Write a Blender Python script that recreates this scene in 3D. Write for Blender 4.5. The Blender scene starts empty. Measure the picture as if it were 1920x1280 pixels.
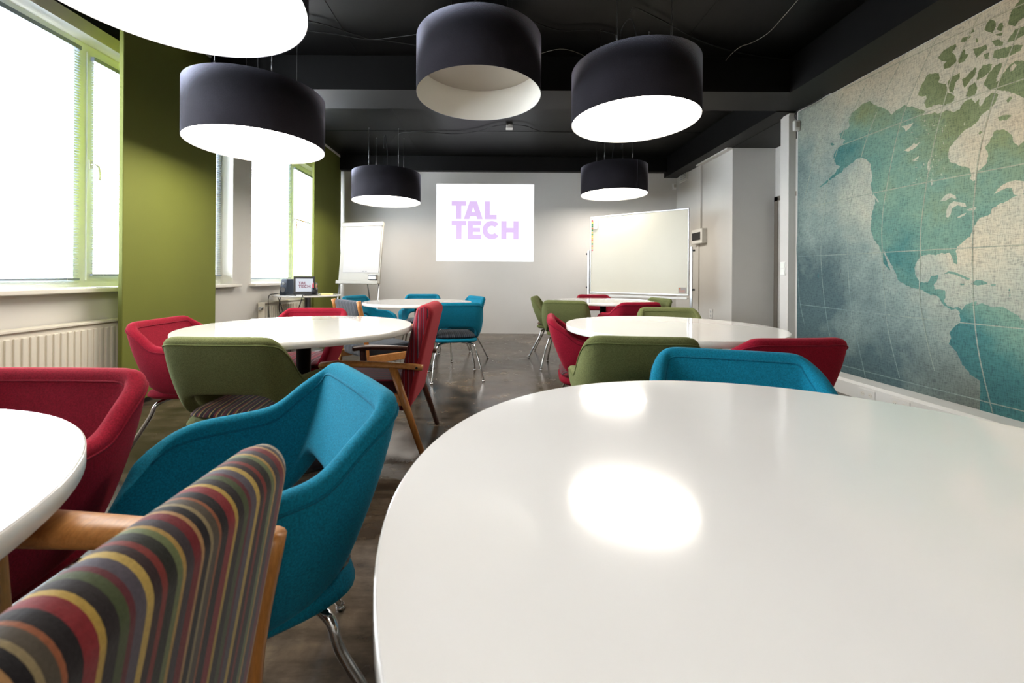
import bpy, bmesh, math, random
from mathutils import Vector, Matrix
random.seed(7)
sc = bpy.context.scene
COL = sc.collection
CAMH = 1.02
F, CX, CY, ROLL = 765.0, 930.0, 519.0, math.radians(0.35)
RV = Vector((math.cos(ROLL), 0, math.sin(ROLL)))
UV = Vector((-math.sin(ROLL), 0, math.cos(ROLL)))
FV = Vector((0, 1, 0))
CAM = Vector((0, 0, CAMH))


def ray(x, y):
    return RV * ((x - CX) / F) + FV + UV * ((CY - y) / F)


def atY(x, y, Y):
    d = ray(x, y)
    return CAM + d * (Y / d.y)


def atX(x, y, X):
    d = ray(x, y)
    return CAM + d * (X / d.x)


def atZ(x, y, Z):
    d = ray(x, y)
    return CAM + d * ((Z - CAMH) / d.z)


# ------------------------------------------------------------------ materials
def srgb(h):
    h = h.lstrip('#')
    r = [int(h[i:i + 2], 16) / 255 for i in (0, 2, 4)]
    return tuple((c / 12.92 if c <= 0.04045 else ((c + 0.055) / 1.055) ** 2.4) for c in r) + (1,)


class NT:
    def __init__(s, name):
        s.m = bpy.data.materials.new(name)
        s.m.use_nodes = True
        s.t = s.m.node_tree
        s.n = s.t.nodes
        s.b = s.n['Principled BSDF']

    def add(s, typ, **kw):
        nd = s.n.new(typ)
        for k, v in kw.items():
            if k.startswith('i_'):
                key = k[2:]
                key = int(key) if key.isdigit() else key.replace('_', ' ')
                nd.inputs[key].default_value = v
            else:
                setattr(nd, k, v)
        return nd

    def link(s, a, b):
        s.t.links.new(a, b)

    def coord(s, which='Object', scale=(1, 1, 1)):
        tc = s.add('ShaderNodeTexCoord')
        mp = s.add('ShaderNodeMapping')
        mp.inputs['Scale'].default_value = scale
        s.link(tc.outputs[which], mp.inputs['Vector'])
        return mp.outputs['Vector']

    def noise(s, vec, scale, detail=4, rough=.5):
        nd = s.add('ShaderNodeTexNoise')
        nd.inputs['Scale'].default_value = scale
        nd.inputs['Detail'].default_value = detail
        nd.inputs['Roughness'].default_value = rough
        s.link(vec, nd.inputs['Vector'])
        return nd.outputs['Fac']

    def ramp(s, fac, stops, interp='LINEAR'):
        r = s.add('ShaderNodeValToRGB')
        cr = r.color_ramp
        cr.interpolation = interp
        while len(cr.elements) > 1:
            cr.elements.remove(cr.elements[-1])
        cr.elements[0].position = stops[0][0]
        cr.elements[0].color = stops[0][1]
        for p, c in stops[1:]:
            e = cr.elements.new(p)
            e.color = c
        s.link(fac, r.inputs['Fac'])
        return r.outputs['Color']

    def mix(s, fac, a, b, mode='MIX'):
        m = s.add('ShaderNodeMix', data_type='RGBA', blend_type=mode)
        for sock, v in ((m.inputs[0], fac), (m.inputs[6], a), (m.inputs[7], b)):
            if hasattr(v, 'node'):
                s.link(v, sock)
            else:
                sock.default_value = v
        return m.outputs[2]

    def math(s, op, a, b=0.0):
        m = s.add('ShaderNodeMath', operation=op)
        for sock, v in ((m.inputs[0], a), (m.inputs[1], b)):
            if hasattr(v, 'node'):
                s.link(v, sock)
            else:
                sock.default_value = v
        return m.outputs[0]

    def bump(s, h, strength=.3, dist=.002):
        b = s.add('ShaderNodeBump')
        b.inputs['Strength'].default_value = strength
        b.inputs['Distance'].default_value = dist
        s.link(h, b.inputs['Height'])
        s.link(b.outputs['Normal'], s.b.inputs['Normal'])


def plain(name, col, rough=.5, metal=0, var=.06, vs=3, coat=0, spec=.5, bump=0, bs=200):
    t = NT(name)
    c = srgb(col) if isinstance(col, str) else col
    v = t.coord()
    n = t.noise(v, vs, 5)
    lo = tuple(x * (1 - var) for x in c[:3]) + (1,)
    hi = tuple(min(1, x * (1 + var)) for x in c[:3]) + (1,)
    t.link(t.ramp(n, [(.3, lo), (.7, hi)]), t.b.inputs['Base Color'])
    t.b.inputs['Roughness'].default_value = rough
    t.b.inputs['Metallic'].default_value = metal
    t.b.inputs['Specular IOR Level'].default_value = spec
    t.b.inputs['Coat Weight'].default_value = coat
    t.b.inputs['Coat Roughness'].default_value = .03
    if bump:
        t.bump(t.noise(v, bs, 3), bump, .002)
    return t.m


def fabric(name, col, sheen=.35):
    t = NT(name)
    c = srgb(col)
    v = t.coord()
    n = t.noise(v, 260, 3, .7)
    n2 = t.noise(v, 6, 3)
    lo = tuple(x * .72 for x in c[:3]) + (1,)
    hi = tuple(min(1, x * 1.22) for x in c[:3]) + (1,)
    a = t.ramp(n, [(.35, lo), (.65, hi)])
    b = t.ramp(n2, [(.3, (.9, .9, .9, 1)), (.7, (1.0, 1.0, 1.0, 1))])
    t.link(t.mix(1.0, a, b, 'MULTIPLY'), t.b.inputs['Base Color'])
    t.b.inputs['Roughness'].default_value = .95
    t.b.inputs['Specular IOR Level'].default_value = .15
    t.b.inputs['Sheen Weight'].default_value = sheen
    t.b.inputs['Sheen Roughness'].default_value = .45
    t.b.inputs['Sheen Tint'].default_value = tuple(min(1, x * 1.6 + .12) for x in c[:3]) + (1,)
    t.bump(n, .55, .0016)
    return t.m


def stripes(name, cols, period, kx=1.0, ky=0.0, rough=.9, offs=0.0):
    t = NT(name)
    v = t.coord()
    sp = t.add('ShaderNodeSeparateXYZ')
    t.link(v, sp.inputs[0])
    wob = t.math('MULTIPLY', t.noise(v, 9, 2), .004)
    s = t.math('ADD', t.math('MULTIPLY', sp.outputs[0], kx), t.math('MULTIPLY', sp.outputs[1], ky))
    s = t.math('ADD', s, wob)
    s = t.math('ADD', s, 10 * period + offs)
    fr = t.math('FRACT', t.math('DIVIDE', s, period))
    tot = sum(w for _, w in cols)
    st, p = [], 0
    for c, w in cols:
        st.append((p / tot, srgb(c)))
        p += w
    base = t.ramp(fr, st, 'CONSTANT')
    n = t.noise(v, 300, 3, .7)
    shade = t.ramp(n, [(.3, (.62, .62, .62, 1)), (.7, (.85, .85, .85, 1))])
    t.link(t.mix(1.0, base, shade, 'MULTIPLY'), t.b.inputs['Base Color'])
    t.b.inputs['Roughness'].default_value = rough
    t.b.inputs['Specular IOR Level'].default_value = .15
    t.b.inputs['Sheen Weight'].default_value = .2
    t.bump(n, .4, .0015)
    return t.m


def wood(name, a, b, axis=0):
    t = NT(name)
    s = [9, 9, 9]
    s[axis] = 1.2
    v = t.coord(scale=tuple(s))
    n = t.noise(v, 6, 6, .6)
    n2 = t.noise(v, 30, 4, .6)
    c1 = t.ramp(n, [(.3, srgb(a)), (.7, srgb(b))])
    c2 = t.ramp(n2, [(.35, (.78, .78, .78, 1)), (.6, (1, 1, 1, 1))])
    t.link(t.mix(1.0, c1, c2, 'MULTIPLY'), t.b.inputs['Base Color'])
    t.b.inputs['Roughness'].default_value = .33
    t.bump(n2, .1, .001)
    return t.m


def emit(name, col, strength):
    t = NT(name)
    c = srgb(col) if isinstance(col, str) else col
    t.b.inputs['Base Color'].default_value = (.1, .1, .1, 1)
    t.b.inputs['Emission Color'].default_value = c
    t.b.inputs['Emission Strength'].default_value = strength
    return t.m


M = {}
M['white_wall'] = plain('white_wall_paint', '#c9c6c0', .85, var=.03, vs=1.5, bump=.08, bs=60)
M['grey_wall'] = plain('back_wall_paint', '#c8c5c0', .8, var=.03, vs=1.2, bump=.08, bs=60)
M['laminate'] = plain('white_laminate', '#eceae6', .12, var=.01, coat=.6, spec=.5)
M['lam_edge'] = plain('white_table_edge', '#dcdad4', .35, var=.02)
M['metal_dark'] = plain('dark_grey_metal', '#2b2c2f', .4, .6)
M['black'] = plain('black_plastic', '#16171a', .45)
M['chrome'] = plain('chrome', '#c9cacc', .12, 1.0, var=.02)
M['steel'] = plain('brushed_steel', '#9d9fa2', .35, 1.0)
M['white_plastic'] = plain('white_plastic', '#dcdbd6', .4, var=.02)
M['pvc'] = plain('white_window_frame', '#dfe3da', .35, var=.02)
M['sill'] = plain('window_sill', '#dcd8ce', .4, var=.02)
M['radiator'] = plain('cream_radiator_enamel', '#dbd5c6', .4, var=.02)
M['green_panel'] = plain('green_panel_fabric', '#60661f', .8, var=.05, vs=2, bump=.2, bs=300)
M['red'] = fabric('red_wool', '#8a1429')
M['green'] = fabric('olive_green_wool', '#666b43')
M['teal'] = fabric('teal_wool', '#0c6f89')
M['redseam'] = fabric('red_piping', '#780f24')
M['greenseam'] = fabric('green_piping', '#5a6138')
M['tealseam'] = fabric('teal_piping', '#0a617a')
M['coral'] = fabric('coral_red_wool', '#9c2c35')
M['wood'] = wood('oak_wood', '#b0733c', '#c98f52')
M['woodz'] = wood('oak_wood_upright', '#a0662f', '#bd8145', 2)
M['wood_dark'] = wood('dark_brown_wood', '#3a2018', '#5a3424')  # darker tone, used on one side of a chair
M['shade'] = fabric('charcoal_lamp_fabric', '#232126', 1.0)
M['shade'].node_tree.nodes['Principled BSDF'].inputs['Sheen Roughness'].default_value = .22
M['shade'].node_tree.nodes['Principled BSDF'].inputs['Sheen Tint'].default_value = (.8, .8, 1, 1)
M['lining'] = plain('white_shade_lining', '#d8d3c8', .7, var=.02)
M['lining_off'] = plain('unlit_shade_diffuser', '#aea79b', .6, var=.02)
M['pale_disc'] = plain('pale_lamp_disc', '#e6e2da', .5, var=.02)
M['lamp_on'] = emit('lit_lamp_diffuser', (1, .93, .84, 1), 9.5)
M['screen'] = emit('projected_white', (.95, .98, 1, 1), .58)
M['whiteboard'] = plain('whiteboard_enamel', '#cdc8b6', .3, var=.01, spec=.25)
M['alu'] = plain('aluminium', '#b9babb', .35, .9)
M['paper'] = plain('flipchart_paper', '#9d9995', .8, var=.02)
M['cream'] = plain('flipchart_board', '#938e82', .5, var=.02)
M['wire'] = plain('steel_wire', '#8a8a8a', .35, .9)
M['cord'] = plain('black_cord', '#0c0c0d', .5)
M['cord_light'] = plain('pale_wire', '#8f877c', .5)
M['beam'] = plain('black_painted_concrete_beam', '#070707', .5, var=.25, vs=3, spec=.3)
M['slat'] = plain('aluminium_blind_slat', '#7f8894', .5, var=.02)
M['navy'] = plain('navy_speaker_plastic', '#1c2c3e', .4)
M['red_p'] = plain('red_plastic', '#b8252d', .4)
M['yellow_p'] = plain('yellow_plastic', '#d8b82e', .4)
M['green_p'] = plain('green_plastic', '#2f8a4a', .4)
M['orange_p'] = plain('orange_plastic', '#cf6a2c', .4)
M['blue_p'] = plain('blue_plastic', '#2b4f9b', .4)
M['sticky'] = plain('yellow_sticky_notes', '#dccf8a', .7)
M['brown'] = plain('brown_door_frame', '#6d655a', .6)
M['door'] = plain('white_door', '#b9b5ad', .5)

warm = [('#241f22', 2), ('#8c2a30', 2.2), ('#c2a14e', 1), ('#2c2628', 2), ('#4f5a3a', 1.6), ('#6a3038', 1), ('#5b5560', 2),
        ('#c9ab5c', 1.3), ('#3a2a2c', 1.6), ('#86352f', 1.2), ('#2a2c26', 2), ('#6f7a50', 1.3), ('#b89550', .8),
        ('#40383e', 1.8), ('#7a2028', 1.8), ('#b58a5a', .8), ('#1f1c20', 1.6), ('#9a8a66', .8), ('#585045', 1.6), ('#a06040', .7)]
M['stripe_multi'] = stripes('multicolour_stripe_wool', warm, .145, offs=.035)
greenst = [('#221d22', 2), ('#7a2f38', 1.2), ('#a98f52', 1), ('#2d2528', 2), ('#8a7a5a', .7), ('#5c2430', 1.4), ('#3b3038', 1.6), ('#b89d5c', .8)]
M['stripe_green'] = stripes('wine_and_ochre_stripe', greenst, .075)
darkst = [('#1d2a2a', 2), ('#7d7a62', .5), ('#20302f', 2), ('#33423f', 1.2), ('#8a8468', .5), ('#15201f', 1.6), ('#4f5d58', 1)]
M['stripe_teal'] = stripes('dark_green_stripe', darkst, .085)
bluest = [('#1d232c', 2.2), ('#5c6672', .7), ('#252c38', 2), ('#8b8c88', .35), ('#2f3a4a', 1.5), ('#171b22', 1.5), ('#4b5666', .8)]
M['stripe_blue'] = stripes('blue_grey_stripe', bluest, .06)
redst = [('#8e1224', 2.2), ('#7a6478', .5), ('#7c0f20', 1.6), ('#4c2030', .8), ('#8a1a2a', 1.8), ('#8f7f8c', .4), ('#3a1420', .8)]
M['stripe_red'] = stripes('red_and_grey_stripe', redst, .055, 1.0, 1.0)
M['stripe_redseat'] = stripes('dark_red_stripe', [('#5c1622', 2), ('#7a6a70', .4), ('#3c1018', 1.5), ('#8c2030', 1)], .06)


def floor_mat():
    t = NT('polished_concrete')
    v = t.coord()
    n1 = t.noise(v, .9, 6, .6)
    n2 = t.noise(v, 5, 8, .65)
    n3 = t.noise(t.coord(scale=(1, 5, 1)), 2.2, 8, .7)
    a = t.ramp(n1, [(.38, srgb('#3b3228')), (.5, srgb('#5a4e40')), (.62, srgb('#7a6d5b'))])
    b = t.ramp(n2, [(.4, (.55, .55, .57, 1)), (.6, (1.0, .98, .94, 1))])
    c = t.ramp(n3, [(.40, (.55, .55, .55, 1)), (.58, (1.0, 1.0, 1.0, 1))])
    x = t.mix(1.0, a, b, 'MULTIPLY')
    x = t.mix(1.0, x, c, 'MULTIPLY')
    t.link(x, t.b.inputs['Base Color'])
    t.link(t.ramp(n2, [(.3, (.17, .17, .17, 1)), (.7, (.30, .30, .30, 1))]), t.b.inputs['Roughness'])
    t.b.inputs['Specular IOR Level'].default_value = .5
    t.bump(t.noise(v, 14, 6, .6), .04, .003)
    return t.m


def ceil_mat():
    t = NT('black_painted_concrete')
    v = t.coord()
    n1 = t.noise(v, .8, 6, .6)
    n2 = t.noise(t.coord(scale=(3, .7, 1)), 3, 8, .7)
    a = t.ramp(n1, [(.3, srgb('#070707')), (.7, srgb('#0f0f0e'))])
    b = t.ramp(n2, [(.3, (.6, .6, .6, 1)), (.65, (1, 1, 1, 1))])
    t.link(t.mix(.8, a, b, 'MULTIPLY'), t.b.inputs['Base Color'])
    t.b.inputs['Roughness'].default_value = .4
    t.b.inputs['Specular IOR Level'].default_value = .25
    t.bump(n2, .1, .004)
    return t.m


def brick_mat():
    t = NT('red_brick')
    tc = t.add('ShaderNodeTexCoord')
    mp = t.add('ShaderNodeMapping')
    mp.inputs['Rotation'].default_value = (math.pi / 2, 0, 0)
    t.link(tc.outputs['Object'], mp.inputs['Vector'])
    b = t.add('ShaderNodeTexBrick')
    b.inputs['Color1'].default_value = srgb('#c4694f')
    b.inputs['Color2'].default_value = srgb('#b55a48')
    b.inputs['Mortar'].default_value = srgb('#cfc4b8')
    b.inputs['Scale'].default_value = 1
    b.inputs['Brick Width'].default_value = .26
    b.inputs['Row Height'].default_value = .10
    b.inputs['Mortar Size'].default_value = .012
    t.link(mp.outputs['Vector'], b.inputs['Vector'])
    t.link(b.outputs['Color'], t.b.inputs['Base Color'])
    t.b.inputs['Roughness'].default_value = .9
    return t.m


def linen(t, v):
    a = t.noise(t.coord(scale=(1, 40, 5)), 5, 4, .7)
    b = t.noise(t.coord(scale=(1, 5, 40)), 5, 4, .7)
    return t.math('MULTIPLY', t.math('ADD', a, b), .5)


def mural_mat(name, stops, blot, amp):
    """printed wallpaper: colour runs from blue at the far lower end to sand at the top near end, broken by blotches"""
    t = NT(name)
    v = t.coord()
    sp = t.add('ShaderNodeSeparateXYZ')
    t.link(v, sp.inputs[0])
    # 0 at far/bottom .. 1 at near/top
    g = t.math('ADD', t.math('MULTIPLY', sp.outputs[1], -.26), t.math('MULTIPLY', sp.outputs[2], .24))  # slope along the wall also paints in its dimmer far end
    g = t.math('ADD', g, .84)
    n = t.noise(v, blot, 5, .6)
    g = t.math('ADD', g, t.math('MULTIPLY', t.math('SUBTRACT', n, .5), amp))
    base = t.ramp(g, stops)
    # sea colour turns brown low down towards the near end
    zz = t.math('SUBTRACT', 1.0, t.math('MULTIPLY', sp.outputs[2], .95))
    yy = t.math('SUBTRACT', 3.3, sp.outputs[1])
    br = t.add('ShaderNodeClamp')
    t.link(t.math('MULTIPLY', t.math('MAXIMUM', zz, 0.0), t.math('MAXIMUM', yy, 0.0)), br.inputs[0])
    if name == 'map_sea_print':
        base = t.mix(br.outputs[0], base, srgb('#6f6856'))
    l = linen(t, v)
    sh = t.ramp(l, [(.40, (.5, .51, .54, 1)), (.5, (.86, .86, .86, 1)), (.60, (1.0, 1.0, .98, 1))])
    t.link(t.mix(1.0, base, sh, 'MULTIPLY'), t.b.inputs['Base Color'])
    t.b.inputs['Roughness'].default_value = .8
    t.b.inputs['Specular IOR Level'].default_value = .2
    return t.m


M['floor'] = floor_mat()
M['ceiling'] = ceil_mat()
M['brick'] = brick_mat()
M['sea'] = mural_mat('map_sea_print', [(0, srgb('#4e6366')), (.20, srgb('#84958f')), (.38, srgb('#aeb2a2')), (.56, srgb('#ccc2a8')), (.8, srgb('#cbb392')), (1, srgb('#c3a37d'))], 1.3, .8)  # upper stops warmed to hold the lamp's glow on the wall
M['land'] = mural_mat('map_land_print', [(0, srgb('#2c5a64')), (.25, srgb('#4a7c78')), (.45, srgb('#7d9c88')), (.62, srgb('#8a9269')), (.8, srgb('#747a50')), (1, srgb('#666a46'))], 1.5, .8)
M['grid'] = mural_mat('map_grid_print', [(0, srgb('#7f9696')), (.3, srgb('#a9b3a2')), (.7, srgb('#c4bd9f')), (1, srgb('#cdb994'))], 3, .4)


# ------------------------------------------------------------------ mesh helpers
def link(name, me, mats, parent=None, smooth=False):
    o = bpy.data.objects.new(name, me)
    COL.objects.link(o)
    for m in (mats if isinstance(mats, (list, tuple)) else [mats]):
        me.materials.append(m)
    if smooth:
        for p in me.polygons:
            p.use_smooth = True
    if parent is not None:
        o.parent = parent
    return o


def fin(name, bm, mats, parent=None, smooth=False):
    me = bpy.data.meshes.new(name)
    bmesh.ops.recalc_face_normals(bm, faces=bm.faces)
    bm.to_mesh(me)
    bm.free()
    return link(name, me, mats, parent, smooth)


def box(bm, x0, x1, y0, y1, z0, z1, mi=0):
    vs = [bm.verts.new((x, y, z)) for x in (x0, x1) for y in (y0, y1) for z in (z0, z1)]
    for f in ((0, 1, 3, 2), (4, 6, 7, 5), (0, 4, 5, 1), (2, 3, 7, 6), (0, 2, 6, 4), (1, 5, 7, 3)):
        fc = bm.faces.new([vs[i] for i in f])
        fc.material_index = mi
    return vs


def obox(bm, c, ax, ay, az, hx, hy, hz, mi=0):
    """box with centre c, unit axes and half sizes"""
    vs = [bm.verts.new(c + ax * (hx * i) + ay * (hy * j) + az * (hz * k)) for i in (-1, 1) for j in (-1, 1) for k in (-1, 1)]
    for f in ((0, 1, 3, 2), (4, 6, 7, 5), (0, 4, 5, 1), (2, 3, 7, 6), (0, 2, 6, 4), (1, 5, 7, 3)):
        bm.faces.new([vs[i] for i in f]).material_index = mi


def tube(bm, pts, r, seg=8, mi=0, cap=True):
    pts = [Vector(p) for p in pts]
    rs = r if isinstance(r, (list, tuple)) else [r] * len(pts)
    rings = []
    up = Vector((0, 0, 1))
    prev = None
    for i, p in enumerate(pts):
        d = (pts[min(i + 1, len(pts) - 1)] - pts[max(i - 1, 0)])
        if d.length < 1e-9:
            d = Vector((0, 0, 1))
        d.normalize()
        if prev is None:
            a = d.cross(up)
            if a.length < .1:
                a = d.cross(Vector((1, 0, 0)))
        else:
            a = prev - d * prev.dot(d)
        a.normalize()
        prev = a
        b = d.cross(a)
        rings.append([bm.verts.new(p + (a * math.cos(2 * math.pi * k / seg) + b * math.sin(2 * math.pi * k / seg)) * rs[i]) for k in range(seg)])
    for i in range(len(rings) - 1):
        for k in range(seg):
            f = bm.faces.new((rings[i][k], rings[i][(k + 1) % seg], rings[i + 1][(k + 1) % seg], rings[i + 1][k]))
            f.material_index = mi
            f.smooth = True
    if cap:
        bm.faces.new(rings[0][::-1]).material_index = mi
        bm.faces.new(rings[-1]).material_index = mi


def lathe(bm, prof, seg=48, c=(0, 0), mi=0, closed=False):
    rings = []
    for r, z in prof:
        if r < 1e-6:
            rings.append([bm.verts.new((c[0], c[1], z))])
        else:
            rings.append([bm.verts.new((c[0] + r * math.cos(2 * math.pi * k / seg), c[1] + r * math.sin(2 * math.pi * k / seg), z)) for k in range(seg)])
    idx = list(range(len(rings) - 1))
    pairs = [(i, i + 1) for i in idx]
    if closed:
        pairs.append((len(rings) - 1, 0))
    for i, j in pairs:
        A, B = rings[i], rings[j]
        for k in range(seg):
            k2 = (k + 1) % seg
            if len(A) == 1 and len(B) == 1:
                continue
            if len(A) == 1:
                f = bm.faces.new((A[0], B[k2], B[k]))
            elif len(B) == 1:
                f = bm.faces.new((A[k], A[k2], B[0]))
            else:
                f = bm.faces.new((A[k], A[k2], B[k2], B[k]))
            f.material_index = mi


def cr(pts, t):
    """Catmull-Rom through pts (tuples), t in 0..len-1"""
    n = len(pts) - 1
    i = min(int(t), n - 1)
    u = t - i
    p0 = pts[max(i - 1, 0)]
    p1 = pts[i]
    p2 = pts[i + 1]
    p3 = pts[min(i + 2, n)]
    return tuple(.5 * ((2 * b) + (-a + c) * u + (2 * a - 5 * b + 4 * c - d) * u * u + (-a + 3 * b - 3 * c + d) * u ** 3) for a, b, c, d in zip(p0, p1, p2, p3))


def smoothpath(pts, k=6):
    pts = [tuple(p) for p in pts]
    n = (len(pts) - 1) * k
    return [cr(pts, i / k) for i in range(n + 1)]


def bevel(o, w, seg=3):
    m = o.modifiers.new('bevel', 'BEVEL')
    m.width = w
    m.segments = seg
    m.limit_method = 'ANGLE'
    m.angle_limit = math.radians(40)
    for p in o.data.polygons:
        p.use_smooth = True
    w2 = o.modifiers.new('wn', 'WEIGHTED_NORMAL')
    w2.keep_sharp = False
    return o


def thing(name, label, cat, loc=(0, 0, 0), rz=0, group=None):
    o = bpy.data.objects.new(name, None)
    o.empty_display_size = .1
    COL.objects.link(o)
    o.location = loc
    o.rotation_euler = (0, 0, rz)
    return tag(o, label, cat, group)


def tag(o, label, cat, group=None):
    o['label'] = label
    o['category'] = cat
    if group:
        o['group'] = group
    return o


def struct(o, label=None):
    o['kind'] = 'structure'
    if label:
        o['label'] = label
    return o


def dup(root, loc, rz, label, group=None):
    r = root.copy()
    COL.objects.link(r)
    r.location = loc
    r.rotation_euler = (0, 0, rz)
    r['label'] = label
    if group:
        r['group'] = group
    for ch in list(root.children):
        c = ch.copy()
        COL.objects.link(c)
        c.parent = r
        for g in ch.children:
            d = g.copy()
            COL.objects.link(d)
            d.parent = c
    return r


# ------------------------------------------------------------------ room shell
XL, XR, YB, YF = -3.06, 3.25, 7.36, -2.2
CZ = 3.16
bm = bmesh.new()
box(bm, -3.35, 4.0, YF - .1, YB + .1, -.12, 0)
struct(fin('floor', bm, M['floor']))
bm = bmesh.new()
box(bm, -3.35, 4.0, YF - .1, YB + .1, CZ, CZ + .12)
# panel joints of the concrete slabs
for y in (1.2, 2.6, 6.0):
    box(bm, -3.0, 3.0, y - .008, y + .008, CZ - .004, CZ)
for x in (-1.35, .12, 1.7):
    box(bm, x - .008, x + .008, -2, YB, CZ - .004, CZ)
struct(fin('ceiling', bm, M['ceiling']))
# beams
bm = bmesh.new()
box(bm, -3.06, 3.25, 3.96, 4.41, 2.83, CZ)
struct(fin('trim_1', bm, M['beam']), 'black beam crossing the ceiling')
bm = bmesh.new()
box(bm, 2.84, 3.25, YF, 3.96, 2.82, CZ)
box(bm, 3.02, 3.25, 4.41, YB, 2.82, CZ)
struct(fin('trim_2', bm, M['beam']), 'black beam along the top of the right wall')
bm = bmesh.new()
box(bm, XL, 3.02, YB - .12, YB, 2.905, CZ)
struct(fin('trim_3', bm, M['beam']), 'black band above the white back wall')
bm = bmesh.new()
box(bm, -3.3, XL + .003, YF, YB, 2.91, CZ)
struct(fin('trim_4', bm, M['beam']), 'black band above the windows')
# back and front walls
bm = bmesh.new()
box(bm, -3.35, 4.0, YB, YB + .1, 0, CZ)
struct(fin('wall_back', bm, M['grey_wall']))
bm = bmesh.new()
box(bm, -3.35, 4.0, YF - .1, YF, 0, CZ)
struct(fin('wall_front', bm, M['white_wall']))
# left wall with two window openings
SILL, HEAD = .90, 2.81
W1 = (.5, 4.74)
W2 = (5.10, 7.15)
bm = bmesh.new()
box(bm, -3.33, XL, YF, YB, 0, SILL)
box(bm, -3.33, XL, YF, YB, HEAD, 2.915)
box(bm, -3.33, XL, YF, W1[0], SILL, HEAD)
box(bm, -3.33, XL, W1[1], W2[0], SILL, HEAD)
box(bm, -3.33, XL, W2[1], YB, SILL, HEAD)
struct(fin('wall_left', bm, M['white_wall']))
# right wall: mural stretch, far stretch, alcove
bm = bmesh.new()
box(bm, 3.25, 3.4, YF, 4.42, 0, 2.83)
struct(fin('wall_right', bm, M['white_wall']))
bm = bmesh.new()
box(bm, 3.25, 3.9, 5.62, YB, 0, 2.9)
box(bm, 3.84, 3.98, 4.42, 5.62, 0, 2.9)
box(bm, 3.4, 3.84, 4.40, 4.50, 0, 2.9)
struct(fin('wall_alcove', bm, M['white_wall']))
bm = bmesh.new()
box(bm, 3.24, 3.85, 4.42, 5.63, 2.815, 2.9)
struct(fin('trim_5', bm, M['beam']), 'dark soffit over the alcove')
# alcove door, seen edge on behind the white column
bm = bmesh.new()
box(bm, 3.80, 3.84, 4.6, 5.52, 0, 2.08)
d = fin('door_1', bm, M['door'])
struct(d)
bm = bmesh.new()
box(bm, 3.79, 3.842, 5.50, 5.57, 0, 2.13)
box(bm, 3.79, 3.842, 4.55, 5.57, 2.07, 2.13)
fin('door_frame', bm, M['brown'], d)
bm = bmesh.new()
tube(bm, [(3.80, 4.72, 1.05), (3.755, 4.72, 1.05), (3.755, 4.84, 1.05)], .009)
fin('door_handle', bm, M['steel'], d)

# ------------------------------------------------------------------ windows
XW = -3.20


def window(n, panes, y0, y1, handle):
    """panes: list of (ya, yb, opening)"""
    bm = bmesh.new()
    fr = .055
    z0, z1 = SILL + .02, HEAD
    box(bm, XW - .07, XW, y0, y1, z1 - fr, z1)
    box(bm, XW - .07, XW, y0, y1, z0, z0 + fr)
    ys = [y0] + [p[1] for p in panes[:-1]] + [y1]
    for i, y in enumerate(ys):
        if i == 0:
            box(bm, XW - .07, XW, y, y + fr, z0 + fr, z1 - fr)
        elif i == len(ys) - 1:
            box(bm, XW - .07, XW, y - fr, y, z0 + fr, z1 - fr)
        else:
            box(bm, XW - .07, XW, y - .045, y + .045, z0 + fr, z1 - fr)
    w = fin(f'window_{n}', bm, M['pvc'])
    struct(w)
    for i, (a, b, op) in enumerate(panes):
        a2 = a + (fr if i == 0 else .045)
        b2 = b - (fr if i == len(panes) - 1 else .045)
        zz0, zz1 = z0 + fr, z1 - fr
        if op:
            bm = bmesh.new()
            s = .05
            box(bm, XW - .05, XW + .014, a2, a2 + s, zz0, zz1)
            box(bm, XW - .05, XW + .014, b2 - s, b2, zz0, zz1)
            box(bm, XW - .05, XW + .014, a2 + s, b2 - s, zz0, zz0 + s)
            box(bm, XW - .05, XW + .014, a2 + s, b2 - s, zz1 - s, zz1)
            sash = fin('sash', bm, M['pvc'], w)
            bm = bmesh.new()
            hy, hz = a2 + .022, 1.88
            box(bm, XW + .013, XW + .026, hy - .014, hy + .014, hz - .035, hz + .035)
            tube(bm, [(XW + .02, hy, hz), (XW + .055, hy, hz), (XW + .06, hy + .02, hz - .01), (XW + .06, hy + .03, hz - .06), (XW + .058, hy + .03, hz - .12)], .009)
            fin('handle', bm, M['white_plastic'], sash)
        bm = bmesh.new()
        box(bm, XW - .04, XW - .034, a2, b2, zz0, zz1)
        t = M['glass']
        fin('pane', bm, t, w)
    return w


def glass():
    t = NT('window_glass')
    t.b.inputs['Roughness'].default_value = 0
    t.b.inputs['Base Color'].default_value = (1, 1, 1, 1)
    gl = t.add('ShaderNodeBsdfGlossy')
    gl.inputs['Roughness'].default_value = .02
    tr = t.add('ShaderNodeBsdfTransparent')
    fr = t.add('ShaderNodeLayerWeight')
    fr.inputs['Blend'].default_value = .5
    mx = t.add('ShaderNodeMixShader')
    t.link(t.math('MULTIPLY', t.math('POWER', fr.outputs['Facing'], 5), .5), mx.inputs[0])
    t.link(tr.outputs[0], mx.inputs[1])
    t.link(gl.outputs[0], mx.inputs[2])
    t.link(mx.outputs[0], t.n['Material Output'].inputs['Surface'])
    return t.m


M['glass'] = glass()
window(1, [(.5, 1.80, False), (1.80, 3.13, False), (3.13, 4.74, True)], *W1, 0)
window(2, [(5.10, 6.32, False), (6.32, 7.15, True)], *W2, 0)


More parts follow.
